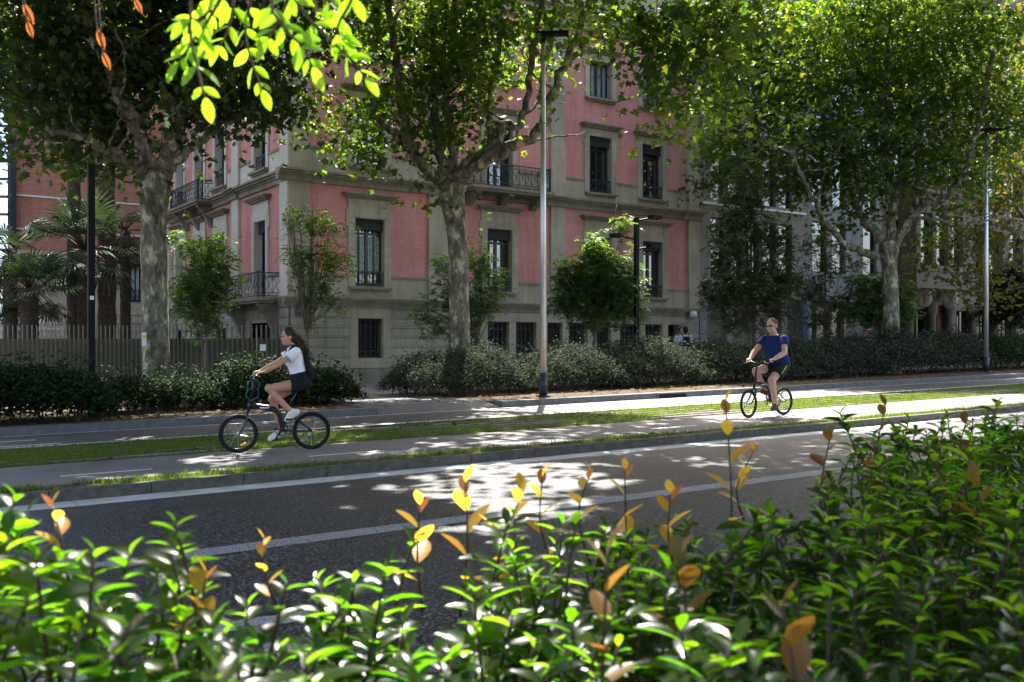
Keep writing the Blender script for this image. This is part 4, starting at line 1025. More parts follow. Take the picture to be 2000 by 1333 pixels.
# young street trees with feathery compound leaves
def leaflets(pos, nper, L):
    """each point carries a compound leaf: nper leaflets along a drooping rachis"""
    n_ = len(pos); ax_ = norm(np.stack([rng.normal(0, 1, n_), rng.normal(0, 1, n_), rng.normal(-.15, .4, n_)], 1))
    side = norm(np.cross(ax_, np.array([0, 0, 1.])+.3*rand_dirs(n_)))
    out_p, out_x, out_n = [], [], []
    up = np.cross(side, ax_)
    for k in range(nper):
        t = (k//2+1)/(nper/2+1); s = 1 if k % 2 else -1
        pp = pos+ax_*L*t+np.array([0, 0, -1.])*L*.35*t*t
        out_p.append(pp); out_x.append(norm(ax_*.55+s*side*.85+.15*rand_dirs(n_))); out_n.append(norm(up+.35*rand_dirs(n_)))
    return np.concatenate(out_p), np.concatenate(out_x), np.concatenate(out_n)
def young_tree(px, Y, top, blobs, label, leaf='ash_leaf', bark='bark_pale', dens=110, L=.26, sz=.085, lean=0, seed=1, r=.055):
    random.seed(seed); x = fX(px, Y); z0 = gz(x)+.12; d = x*FX+Y*FY
    T_ = empty('young_tree', (x, Y, z0), label, 'tree', 'young street trees in front of the buildings')
    m = MB(); tp = P(px+lean, top, d)
    limb(m, [(x, Y, z0-.05), (x, Y, z0+1.2), (Vector((x, Y, z0+1.2))+tp)/2+Vector((.05, 0, 0)), tp], r, .012, 10, .012)
    for bl in blobs:
        for _ in range(4):
            s = Vector((x, Y, z0+random.uniform(1.4, 2.4))); s.z = min(s.z, tp.z-.3)
            e = P(bl[0]+random.gauss(0, bl[2]*.4), bl[1]+random.gauss(0, bl[3]*.4), d+random.gauss(0, .3)); limb(m, [s, (s+e)/2+Vector((0, 0, -.12)), e], .022, .007, 6, .012)
    m.build('trunk', M[bark], T_, True)
    pos = blob_points([(*bl[:4], bl[4] if len(bl) > 4 else .85) for bl in blobs], d, dens, 5, .12, 900)
    p, xd, nd = leaflets(pos, 8, L)
    leaf_mesh('crown', SIMPLE_LEAF, p, xd, nd, sz*(.7+.6*rng.random(len(p))), M[leaf], T_, width=1.15)
    return T_
young_tree(402, 23.6, 450, [(375, 480, 30, 30), (420, 500, 38, 45), (390, 560, 50, 45), (370, 560, 32, 40), (425, 560, 40, 35), (400, 620, 30, 40), (360, 600, 22, 30, .5)], 'dense dark young tree between the left plane tree and the balcony', dens=300, seed=5)
young_tree(600, 24.2, 400, [(570, 425, 26, 22, .4), (600, 440, 35, 28), (640, 440, 30, 30), (590, 500, 35, 40), (640, 510, 42, 45), (620, 570, 45, 35), (655, 590, 28, 22, .5), (600, 630, 22, 14, .4), (560, 410, 12, 20, .3)], 'airy young tree at the corner of the pink building', dens=160, seed=6, lean=10)
young_tree(935, 24.8, 480, [(870, 520, 34, 30), (930, 500, 40, 30), (955, 545, 40, 35), (880, 580, 45, 40), (950, 590, 42, 30), (830, 600, 30, 30, .5), (860, 640, 38, 25), (905, 600, 45, 40)], 'dark young tree half hidden behind the central plane trunk', dens=180, seed=7)
young_tree(1160, 23.4, 400, [(1150, 520, 60, 40), (1110, 540, 40, 35), (1200, 540, 50, 40), (1130, 580, 55, 35), (1200, 590, 50, 32), (1165, 480, 32, 30), (1215, 440, 20, 40, .35), (1240, 610, 26, 24, .5), (1170, 545, 80, 60), (1110, 580, 40, 30), (1210, 560, 45, 40), (1160, 620, 60, 20)], 'bright green round young tree right of the central street lamp', dens=260, seed=8, lean=45, r=.075)
young_tree(1465, 23.6, 370, [(1450, 400, 45, 60), (1430, 470, 50, 50), (1500, 470, 55, 50), (1420, 560, 50, 45), (1480, 560, 65, 50), (1530, 540, 50, 40), (1450, 620, 45, 25), (1520, 600, 35, 25), (1400, 590, 30, 30, .6), (1470, 340, 30, 40, .6)], 'tall dusty young tree behind the man on the bicycle', leaf='ash_leaf_grey', dens=185, sz=.10, seed=9, r=.08)
young_tree(1712, 23.6, 520, [(1690, 560, 40, 35), (1740, 570, 42, 35), (1720, 610, 50, 30), (1680, 610, 35, 28), (1765, 600, 28, 28)], 'dark leafy young tree beside the right plane trunk', dens=190, sz=.11, seed=10)
young_tree(1610, 25.5, 430, [(1600, 480, 40, 40), (1640, 520, 45, 40), (1590, 560, 40, 40), (1650, 590, 40, 35), (1610, 620, 45, 25)], 'thin dark young tree in front of the shop canopy', leaf='ash_leaf_grey', dens=70, sz=.11, seed=14)
young_tree(1968, 24.0, 540, [(1960, 560, 50, 40), (1985, 600, 45, 40), (1940, 610, 35, 30), (1980, 530, 30, 25)], 'dark young tree at the right edge behind the lamp post', leaf='shrub_dark', dens=170, sz=.13, seed=12)

# ================================================================= PALMS
def fan_frond(mb_st, acc, c, dirv, L, Rf, k=22):
    dirv = Vector(dirv).normalized(); tip = c+dirv*L+Vector((0, 0, -.12*L))
    mb_st.tube([c, c+dirv*L*.5+Vector((0, 0, .05)), tip], [.025, .02, .014], 5)
    a = (tip-c).normalized(); s = a.cross(Vector((0, 0, 1)));
    if s.length < .1: s = Vector((1, 0, 0))
    s.normalize(); u = s.cross(a)
    for i in range(k):
        w = (i/(k-1)-.5)*2*1.9; dv = (a*math.cos(w)+s*math.sin(w)+u*.12*math.cos(3*w)).normalized()
        acc.append((tip, dv, u, Rf*(1-.12*abs(w))*random.uniform(.9, 1.1)))
PALM_SEG = tri_template([(0,.01,0),(0,-.01,0),(.6,.036,.0),(.6,-.036,.0),(1,0,-.22),(.6,0,-.02)], [(0,5,2),(0,1,5),(1,3,5),(2,5,4),(5,3,4)])
def palm(px, Y, top, nf, Lp, Rf, label, rt, seed, up=.2, pxt=None):
    random.seed(seed); x = fX(px, Y); d = x*FX+Y*FY; z0 = gz(x)+.12
    T_ = empty('palm_tree', (x, Y, z0), label, 'palm tree', 'fan palms in the garden behind the fence')
    tp = P(pxt or px, top, d); m = MB(); k = 26
    m.tube([Vector((x, Y, z0)).lerp(tp, i/k) for i in range(k+1)], [rt*(1.12-.12*i/k)*(1.06 if i % 2 else .95) for i in range(k+1)], 14); m.build('trunk', M['palm_bark'], T_, True)
    st = MB(); acc = []
    for i in range(nf):
        w = 2.4*i; el = up+.9*math.sin(i*1.7)-.1
        fan_frond(st, acc, tp, (math.cos(w)*math.cos(el), math.sin(w)*math.cos(el), math.sin(el)), Lp*random.uniform(.75, 1.15), Rf*random.uniform(.85, 1.1))
    st.build('frond_stalks', M['stem'], T_, True)
    A = [np.array([tuple(v) for v in c_]) for c_ in list(zip(*acc))[:3]]
    leaf_mesh('fronds', PALM_SEG, A[0], A[1], A[2], np.array([a[3] for a in acc]), M['palm_leaf'], T_)
palm(145, 34, 120, 10, 1.0, .9, 'slender palm trunk rising left of the black mast', .2, 41)
palm(209, 33, 60, 10, 1.0, .9, 'thick dark palm trunk rising between the mast and the plane tree', .25, 42)
palm(165, 32, 490, 26, 1.1, .95, 'low fan palm with wide fronds around the black mast', .2, 43, .35)
palm(245, 34.5, 450, 18, 1.0, .9, 'fan palm with drooping fronds beside the left plane trunk', .16, 46, .1)
palm(57, 31, 565, 24, .8, .8, 'short shaggy palm at the left edge behind the fence', .24, 44, .35)
palm(20, 33.5, 500, 20, 1.0, .85, 'leafy palm cut by the left edge of the picture', .2, 45, .2)

# ================================================================= FAR SHRUBS
def shrub(name, X0, X1, Y0, Y1, H, n, leaf, size, label, seed, cat='shrub', wild=.12, group=None, stems=40):
    random.seed(seed); r_ = np.random.default_rng(seed)
    T_ = empty(name, ((X0+X1)/2, (Y0+Y1)/2, gz((X0+X1)/2)+.12), label, cat, group)
    x = X0+(X1-X0)*r_.random(n); y = Y0+(Y1-Y0)*r_.random(n)
    eu = 1-np.abs(2*(y-Y0)/(Y1-Y0)-1)**3.0*.55
    ex = np.clip(np.minimum(x-X0, X1-x)/.45, 0, 1)**.5*.75+.25
    lump = 1+wild*(np.sin(x*1.9+seed)+.7*np.sin(x*4.3+y*2.2+seed*2)+.5*np.sin(y*5+x*7.7))
    top = H*eu*ex*lump
    t = r_.random(n)**.42
    spr = (np.sin(x*23+y*11)+np.sin(x*41-y*29)) > 1.15; sp = (spr & (r_.random(n) < .5))*r_.random(n)*.38
    z = .06+top*t+sp
    y = y+r_.normal(0, .10, n); x = x+r_.normal(0, .06, n)
    pos = np.stack([x, y, G*x+.12+z], 1)
    nd = norm(np.stack([r_.normal(0, .6, n), r_.normal(-.35, .6, n), np.abs(r_.normal(.8, .4, n))], 1))
    xd = norm(np.stack([r_.normal(0, 1, n), r_.normal(0, 1, n), r_.normal(.2, .5, n)], 1))
    leaf_mesh('foliage', SIMPLE_LEAF, pos, xd, nd, size*(.7+.7*r_.random(n)), M[leaf], T_, width=1.2)
    m = MB()
    for _ in range(stems):
        x0 = random.uniform(X0+.15, X1-.15); y0 = random.uniform(Y0+.2, Y1-.2)
        m.tube([(x0, y0, gz(x0)+.1), (x0+random.gauss(0, .12), y0+random.gauss(0, .12), gz(x0)+.12+H*.5), (x0+random.gauss(0, .2), y0+random.gauss(0, .2), gz(x0)+.12+H*.95)], [.016, .012, .006], 5)
    m.build('stems', M['bark_brown'], T_)
    return T_
shrub('shrub', -1.2, 4.15, 18.5, 20.5, .90, 30000, 'shrub_dark', .085, 'big dark bush overhanging the kerb at the left edge', 61, wild=.07)
shrub('shrub', 4.0, 6.6, 19.9, 21.4, .60, 16000, 'shrub_dark', .06, 'low dark clipped hedge at the foot of the black mast', 62, wild=.04)
shrub('shrub', 6.5, 8.3, 19.9, 21.6, .74, 14000, 'shrub_dark', .075, 'dark bush behind the front wheel of the woman cyclist', 63, wild=.12)
shrub('shrub', 8.0, 9.55, 19.8, 21.6, .76, 13000, 'shrub_dark', .08, 'dark spreading bush behind the woman cyclist beside the paved gap', 64, wild=.12)
sil = [(11.3, 14.3, 1.0, 26000, .055, 'grey green bush around the foot of the central plane tree'), (14.2, 17.6, .9, 24000, .06, 'silvery bush under the bright green young tree'),
       (17.5, 20.6, 1.05, 22000, .065, 'silvery bush with pale shoots in front of the two pedestrians'), (20.5, 24.5, 1.0, 22000, .07, 'grey green bush directly behind the man cyclist'),
       (24.4, 29.0, 1.12, 22000, .075, 'dense grey green bush in front of the shop window'), (28.9, 35.5, 1.2, 24000, .085, 'tall grey green bush at the foot of the right plane tree'), (35.4, 46, 1.1, 22000, .1, 'dark bush right of the far street lamp')]
for i, (xa, xb, H, n_, s_, lab) in enumerate(sil):
    shrub('shrub', xa, xb, 20.2, 22.6, H, n_, 'shrub_silver' if i < 6 else 'shrub_dark', s_, lab, 70+i, wild=.17, stems=60)

# ================================================================= NEAR HEDGE
hed = empty('hedge', (1.2, 1.8, -.03), 'glossy green hedge with orange young leaves filling the foreground', 'hedge')
def hedge_top(X, Y):
    """height of the hedge top above the soil, lower where the road shows through"""
    h = (1.175 if X < .8 else 1.175-.095*min(1, (X-.8)/.5)+.05*max(0, min(1, (X-2.3)/.8)))+.03*math.sin(X*2.9+.5)+.03*math.sin(Y*3.7+X*2)
    h -= .135*math.exp(-((X-.66)/.30)**2)
    h += .05*math.exp(-((X+.1)/.4)**2)
    return h
shoots = []
random.seed(21)
def back_edge(X): return (1.62+.07*math.sin(X*5)) if X < 2.25 else (1.62+.75*min(1, (X-2.25)/.9))
gridstep = .076
X = -1.3
while X < 7.5:
    step = gridstep*(1 if X < 2.5 else 1.35)
    Y = .3
    while Y < back_edge(X):
        x, y = X+random.uniform(-.05, .05), Y+random.uniform(-.05, .05)
        d = x*FX+y*FY; r = x*RX+y*RY
        if d > .84 and abs(r/d) < .62: shoots.append((x, y))
        Y += step
    X += step
lp, lx, ln, ls = [], [], [], []
stems = MB()
def shoot(x, y, zt, L, n, size, acc, lean=.06, st=None, updir=.75, rad=.0032):
    p0 = Vector((x+random.gauss(0, .03), y+random.gauss(0, .03), zt-L)); p2 = Vector((x+random.gauss(0, lean), y+random.gauss(0, lean), zt)); p1 = (p0+p2)/2+Vector((random.gauss(0, .02), random.gauss(0, .02), 0))
    q = catmull([p0, p1, p2], 4); (st or stems).tube(q, lerps([rad*1.3, rad, rad*.6], len(q)), 5)
    ph = random.uniform(0, 6.28)
    for i in range(n):
        t = 1-(i/n)**1.15*.85; f = t*(len(q)-1); k = min(int(f), len(q)-2); p = q[k].lerp(q[k+1], f-k)
        w = ph+i*2.4+random.gauss(0, .3); up = updir*(1-.8*i/n)+random.gauss(0, .18)
        if i == 0: up = 2.2
        dv = Vector((math.cos(w), math.sin(w), up)).normalized(); nv = Vector((-math.cos(w)*up, -math.sin(w)*up, 1))+Vector((random.gauss(0, .3), random.gauss(0, .3), 0))
        s = size*(.55+.5*min(1, i/3.5))*random.uniform(.8, 1.15)
        acc[0].append(tuple(p)); acc[1].append(tuple(dv)); acc[2].append(tuple(nv)); acc[3].append(s)
green = ([], [], [], [])
for x, y in shoots:
    zt = gz(x)-.03+hedge_top(x, y)-.015+random.gauss(0, .055)
    if random.random() < .06: zt += random.uniform(.03, .09)
    shoot(x, y, zt, random.uniform(.22, .34), random.randint(12, 19), random.uniform(.042, .074), green)
    if random.random() < .75: shoot(x+random.gauss(0, .05), y+random.gauss(0, .05), zt-random.uniform(.08, .3), .2, 9, .056, green, .1)
A = [np.array(v) for v in green]
leaf_mesh('foliage', HEDGE_LEAF, A[0], A[1], A[2], A[3], M['hedge_leaf'], hed, True, 1.05)
for _ in range(260):                                 # woody stems below
    x, y = random.choice(shoots); stems.tube([(x, y, gz(x)-.05), (x+random.gauss(0, .08), y+random.gauss(0, .08), .4), (x+random.gauss(0, .1), y+random.gauss(0, .1), .75)], [.011, .008, .005], 5)
stems.build('stems', M['stem'], hed, True)
# tall orange-tipped shoots: pixel of the tip, distance, stalk length, leaf length, colour
tips = [(895, 940, 2.0, .28, .055, 'young_leaf'), (990, 965, 1.95, .24, .06, 'young_leaf'), (820, 990, 2.0, .22, .055, 'young_leaf'), (1210, 915, 2.3, .30, .058, 'young_leaf'), (1055, 930, 2.3, .26, .05, 'young_leaf'), (1130, 920, 2.4, .22, .04, 'young_leaf'),
        (1398, 785, 2.3, .38, .055, 'young_leaf'), (1718, 795, 2.8, .34, .055, 'shaded_young_leaf'), (1612, 850, 2.8, .25, .05, 'shaded_young_leaf'), (1475, 880, 2.7, .2, .04, 'young_leaf'), (1300, 965, 2.2, .2, .05, 'young_leaf'), (1880, 820, 3.4, .2, .05, 'shaded_young_leaf'),
        (1900, 930, 2.2, .28, .07, 'shaded_young_leaf'), (1330, 1080, 1.45, .25, .065, 'shaded_young_leaf'), (1185, 1075, 1.3, .25, .075, 'shaded_young_leaf'), (95, 985, 1.55, .12, .03, 'young_leaf'), (515, 1052, 1.6, .12, .025, 'young_leaf'),
        (415, 1120, 1.4, .14, .04, 'young_leaf'), (1525, 1190, 1.15, .22, .075, 'shaded_young_leaf'), (1820, 940, 2.5, .2, .05, 'shaded_young_leaf'),]
for i, (px, py, d, L, s, mt) in enumerate(tips):
    random.seed(100+i); p = P(px, py, d); st = MB(); acc = ([], [], [], [])
    zt = p.z
    shoot(p.x, p.y, zt, L, 6, min(s*1.3, .068), acc, .015, st, 1.7, .0025)
    B_ = [np.array(v) for v in acc]
    o = st.build('young_shoot', M['stem'], hed, True)
    leaf_mesh('young_leaves', FLAT_LEAF, B_[0], B_[1], B_[2], B_[3]*1.05, M[mt], o, True, 1.12)

# ================================================================= OVERHANGING BRANCH
near = empty('overhanging_tree', (-2.8, 2.6, -.03), 'lime green leafy branch and dry brown leaves hanging in at the top left', 'tree')
m = MB(); limb(m, [(-2.8, 2.6, -.05), (-2.75, 2.6, 1.6), (-2.5, 2.8, 3.4), (-1.2, 2.9, 4.2), (.2, 2.7, 4.0)], .09, .03, 10, .02)
twigs = [[(520, -110), (560, -20), (625, 60), (680, 110), (712, 150)], [(480, -110), (440, -20), (400, 50), (370, 90), (350, 120)], [(520, -110), (490, 0), (480, 70), (495, 130), (512, 175)],
         [(450, -110), (420, -10), (400, 30), (365, 45)], [(560, -110), (530, 0), (560, 60), (590, 90), (610, 130)], [(620, -110), (640, -60), (640, -10), (650, 20)], [(410, -110), (380, -60), (372, 60), (385, 130), (400, 190)],
         [(600, -110), (570, -20), (545, 40), (525, 75)], [(430, -110), (455, 0), (445, 60), (430, 90)], [(650, -110), (690, -20), (660, 50), (672, 80)]]
random.seed(5); acc = ([], [], [], [])
for tw in twigs:
    dd = random.uniform(1.65, 2.05); q = catmull([P(px, py, dd) for px, py in tw], 5)
    m.tube(q, lerps([.004, .0018], len(q)), 5)
    for i in range(3, len(q), 3):
        t = (q[i]-q[i-1]).normalized(); s = t.cross(Vector((FX, FY, 0))).normalized()
        for sg in (-1, 1):
            dv = t*.6+s*sg*.8+Vector((random.gauss(0, .25), random.gauss(0, .25), -.25)); acc[0].append(tuple(q[i])); acc[1].append(tuple(dv)); acc[2].append((-FX+random.gauss(0, .6), -FY+random.gauss(0, .6), .7+random.gauss(0, .4))); acc[3].append(random.uniform(.034, .05)*(1 if i < len(q)-3 else .8))
    acc[0].append(tuple(q[-1])); acc[1].append(tuple(q[-1]-q[-2])); acc[2].append((-FX, -FY, .8)); acc[3].append(.046)
    limb(m, [(.2, 2.7, 4.0), (Vector((.2, 2.7, 4.0))+q[0])/2+Vector((0, 0, .1)), q[0]], .02, .006, 6, .01)
m.build('branch', M['bark_brown'], near, True)
A = [np.array(v) for v in acc]; leaf_mesh('leaves', FLAT_LEAF, A[0], A[1], A[2], A[3], M['lime_leaf'], near, True, 1.0)
for k, pts in enumerate(([(190, 55), (200, 95)], [(200, 100), (212, 135)], [(45, 5), (62, 45)], [(262, -5), (275, 25)], [(52, 40), (60, 72)])):
    dd = 2.4; a_, c_ = P(*pts[0], dd), P(*pts[1], dd); v = c_-a_
    tw_ = MB(); tw_.tube(catmull([P(pts[0][0]-14, -90, dd), P(pts[0][0]-6, pts[0][1]*.5-30, dd), a_, a_.lerp(c_, .4)], 5), .0022, 5); tw_.build('twig', M['bark_brown'], near)
    leaf_mesh('dry_leaf', FLAT_LEAF, np.array([tuple(a_)]*2), np.array([tuple(v), tuple(v+Vector((.01, 0, -.01)))]), np.array([(-1, -.4, .3), (.3, -1, .2)]), v.length*1.05, M['dry_leaf'], near, True, .7)

# ================================================================= BICYCLES
def bicycle(label, loc, rz, rw=.255, crank=.35, bars='straight', steer=0, WB=.97):
    """folding bicycle; local x forward from the rear hub, y to the rider's left, z up"""
    B = empty('folding_bicycle', loc, label, 'bicycle', None, rz, G)
    def add(mb, name, mat, par=B, smooth=True): return mb.build(name, M[mat], par, smooth, world=False)
    def wheel(x, st):
        w = MB(); w.torus((0, 0, 0), rw-.022, .023, 'y', 48, 10); t = add(w, 'wheel', 'rubber'); t.location = (x, 0, rw); t.rotation_euler = (0, 0, st)
        w = MB(); w.torus((0, 0, 0), rw-.05, .009, 'y', 48, 6); add(w, 'rim', 'bike_black', t)
        w = MB()
        for k in range(20):
            a = 2*PI*k/20; s = .03*(-1)**k; w.tube([(.02*math.cos(a+.5), s, .02*math.sin(a+.5)), ((rw-.05)*math.cos(a), 0, (rw-.05)*math.sin(a))], .0013, 4, False)
        w.tube([(0, -.05, 0), (0, .05, 0)], .022, 10); add(w, 'spokes', 'chrome', t)
        w = MB(); a0 = -2.2 if x > .5 else 1.0
        p = [((rw*.62)*math.cos(a0+k*.16), .012, (rw*.62)*math.sin(a0+k*.16)) for k in range(4)]; w.tube(p, .016, 6, flat=.4); add(w, 'reflector', 'amber', t)
        return t
    wheel(0, 0); wheel(WB, steer)
    f = MB()
    f.tube(catmull([(.80, 0, .645), (.70, 0, .615), (.55, 0, .585), (.44, 0, .52), (.41, 0, .40), (.40, 0, .29)], 5), lerps([.03, .036, .036, .034, .03, .026], 26), 12)
    f.tube([(.80, 0, .70), (.84, 0, .56)], .026, 12)
    f.tube([(.385, 0, .30), (.30, 0, .60)], .021, 10)
    for s in (-1, 1):
        f.tube([(.39, s*.035, .29), (.2, s*.06, .255), (0, s*.062, rw)], [.013, .011, .010], 8); f.tube([(.33, s*.03, .49), (.17, s*.06, .40), (0, s*.062, rw)], [.012, .014, .010], 8)
    f.tube([(.40, -.04, .29), (.40, .04, .29)], .028, 12); f.tube([(.56, -.03, .588), (.56, .03, .588)], .028, 10); f.tube([(.36, 0, .47), (.30, 0, .47)], .03, 10)
    fr = add(f, 'frame', 'bike_black')
    f = MB()
    for k in range(6): f.box(.57+k*.021, .585+k*.021, .0365, .0385, .586, .606)
    for k in range(6): f.box(.57+k*.021, .585+k*.021, -.0385, -.0365, .586, .606)
    add(f, 'frame_lettering', 'white', fr, False)
    f = MB(); f.tube([(.305, 0, .58), (.205, 0, .80)], .0165, 10); add(f, 'seat_post', 'bike_black')
    f = MB()
    f.loft([((.06+.27*t, 0, .835+.012*math.cos(t*6)), (0, .085*(1-t)**.8+.022, 0), (0, 0, .028*(1-.4*t))) for t in np.linspace(0, 1, 9)], 14); add(f, 'saddle', 'rubber')
    f = MB()
    f.tube([(.84, 0, .575), (.85, 0, .535)], .024, 10)
    for s in (-1, 1): f.tube(catmull([(.85, 0, .535), (.856, s*.05, .50), (.88, s*.056, .40), (WB, s*.056, rw)], 4), lerps([.018, .016, .012], 13), 8)
    add(f, 'fork', 'bike_black')
    f = MB(); f.tube([(.80, 0, .70), (.755, 0, 1.03)], .018, 10); f.tube([(.80, 0, .66), (.797, 0, .72)], .028, 10); add(f, 'stem', 'bike_black')
    f = MB(); gx = .745
    pts = [(gx-.06, -.29, 1.045), (gx-.02, -.16, 1.045), (gx+.01, -.05, 1.035), (gx+.01, .05, 1.035), (gx-.02, .16, 1.045), (gx-.06, .29, 1.045)]
    if bars == 'riser': pts = [(gx-.10, -.30, 1.03), (gx-.02, -.18, 1.04), (gx+.02, -.06, 1.0), (gx+.02, .06, 1.0), (gx-.02, .18, 1.04), (gx-.10, .30, 1.03)]
    q = catmull(pts, 5); f.tube(q, .011, 8); hb = add(f, 'handlebar', 'bike_black')
    for s in (0, 1):
        w = MB(); e = q[:6] if s == 0 else q[-6:]; w.tube(e, .0165, 10); add(w, 'grip', 'rubber', hb)
        w = MB(); p_ = q[5] if s == 0 else q[-6]; w.tube([p_, p_+Vector((.05, 0, -.02)), p_+Vector((.06, (-.1 if s == 0 else .1), -.05))], .006, 6); add(w, 'brake_lever', 'chrome', hb)
    f = MB(); f.torus((.40, -.05, .29), .085, .006, 'y', 32, 6)
    for k in range(5): a = 2*PI*k/5; f.tube([(.40, -.05, .29), (.40+.085*math.cos(a), -.05, .29+.085*math.sin(a))], .009, 6)
    f.tube([(.40, -.09, .29), (.40, .09, .29)], .012, 8)
    pc, ps = .165*math.cos(crank), .165*math.sin(crank)
    f.tube([(.40, .075, .29), (.40+pc, .085, .29+ps)], .012, 8); f.tube([(.40, -.075, .29), (.40-pc, -.085, .29-ps)], .012, 8); add(f, 'crankset', 'bike_black')
    for s in (1, -1):
        w = MB(); x, z = .40+s*pc, .29+s*ps; w.box(x-.045, x+.045, (.09 if s > 0 else -.18), (.18 if s > 0 else -.09), z-.012, z+.012); add(w, 'pedal', 'rubber', B, False)
    f = MB(); f.tube([(.40, -.05, .375), (.0, -.05, rw+.03)], .004, 5); f.tube([(.40, -.05, .205), (.05, -.05, rw-.10), (.0, -.05, rw-.05)], .004, 5); f.tube([(.05, -.05, rw-.10), (0, -.06, rw)], .012, 6); add(f, 'chain', 'chrome')
    f = MB()
    for s in (-1, 1): f.tube(catmull([(.75, s*.1, 1.02), (.83, s*.06, .92), (.86, s*.03, .78), (.80, s*.04, .62), (.6, s*.035, .55)], 5), .0035, 5)
    add(f, 'cable', 'rubber')
    return B

# ================================================================= PEOPLE
def finish(me, name, mat, parent): return link(name, me, M[mat], parent, world=False)
def frame_of(d, hint):
    d = Vector(d).normalized(); a = Vector(hint)-d*Vector(hint).dot(d); a.normalize(); return d, a, d.cross(a)
def head_prims(m, H, f, scale=1.0, female=False):
    """head centred at H, facing f (unit); ellipsoid skull, jaw, nose, brow, lips, ears"""
    f = Vector(f).normalized(); u = Vector((0, 0, 1))-f*f.z; u.normalize(); s = u.cross(f); s.normalize()
    R_ = Matrix((f, s, u)).transposed(); S = scale
    def at_(a, b_, c_): return Vector(H)+f*a*S+s*b_*S+u*c_*S
    m.ball(at_(-.012, 0, .03), (.098*S, .076*S, .098*S), 20, 12, R_)
    m.ball(at_(.02, 0, -.035), (.075*S, .063*S, .085*S), 18, 10, R_)
    m.ball(at_(.058, 0, -.088), (.03*S, .034*S, .026*S), 12, 8, R_)     # chin
    m.ball(at_(.085, 0, .022), (.018*S, .05*S, .014*S), 12, 8, R_)      # brow
    m.cap(at_(.084, 0, .012), at_(.100, 0, -.026), .010*S, .0125*S)      # nose
    for k in (-1, 1):
        m.ball(at_(.068, k*.042, -.028), (.026*S, .022*S, .026*S), 12, 8, R_)
        m.ball(at_(-.008, k*.077, -.008), (.020*S, .010*S, .032*S), 12, 8, R_)
    m.ball(at_(.088, 0, -.058), (.012*S, .022*S, .007*S), 10, 6, R_); m.ball(at_(.085, 0, -.070), (.012*S, .02*S, .007*S), 10, 6, R_)
    return at_, R_
def hand_prims(m, W, Gp, s, fw=(1, 0, 0)):
    """hand from wrist W closed over a bar running sideways at Gp; s = +1 left, -1 right"""
    W, Gp = Vector(W), Vector(Gp); kn = Gp+Vector((.018, 0, .03)); mid = (W+kn)/2
    for o in (-.026, 0, .026): m.cap(W+Vector((0, o*.6, 0)), kn+Vector((0, o*1.1, -abs(o)*.2)), .017, .013)
    for i, L in enumerate((.9, 1.0, .97, .78)):
        o = (1.5-i)*.0205*(-s); a = Gp+Vector((.022, o, .028))
        b_ = Gp+Vector((.022+.022*L, o, .008)); c_ = Gp+Vector((.018+.012*L, o, -.02*L)); e = Gp+Vector((.002, o, -.026*L))
        m.cap(a, b_, .0095, .009); m.cap(b_, c_, .009, .0085); m.cap(c_, e, .0085, .0075)
    t0 = W.lerp(kn, .45)+Vector((0, -s*.026, 0)); t1 = Gp+Vector((-.018, -s*.045, .0)); t2 = Gp+Vector((.004, -s*.05, -.018))
    m.cap(t0, t1, .013, .011); m.cap(t1, t2, .011, .009)
def foot_prims(m, A, toe, r=1.0, extra=0.0):
    A, toe = Vector(A), Vector(toe); d = (toe-A); n = d.normalized(); up = Vector((0, 0, 1))-n*n.z; up.normalize(); heel = A-n*.055-up*.045
    ball = A.lerp(toe, .72)-up*.045
    m.cap(heel, ball, .036*r+extra, .037*r+extra); m.cap(ball, toe-up*.05, .038*r+extra, .026*r+extra); m.cap(A-up*.005, ball+up*.012, .036*r+extra, .027*r+extra); m.cap(A, heel, .036*r+extra, .034*r+extra)
    for o in (-.016, .016): m.cap(ball+Vector((0, o, 0)), toe+Vector((0, o*1.05, 0))-up*.052, .028*r+extra, .02*r+extra)
def torso_rings(J, W, infl=0.0, rings=None):
    """lofted trunk between hip centre and neck base"""
    hip, neck = Vector(J['hip']), Vector(J['neck']); ax = (neck-hip); n = ax.normalized(); lat = Vector((0, 1, 0)); dep = lat.cross(n); dep = -dep if dep.x < 0 else dep
    out = []
    for t, a, b_, off in (rings or W): out.append((hip+ax*t+dep*off, lat*(a+infl), dep*(b_+infl)))
    return out

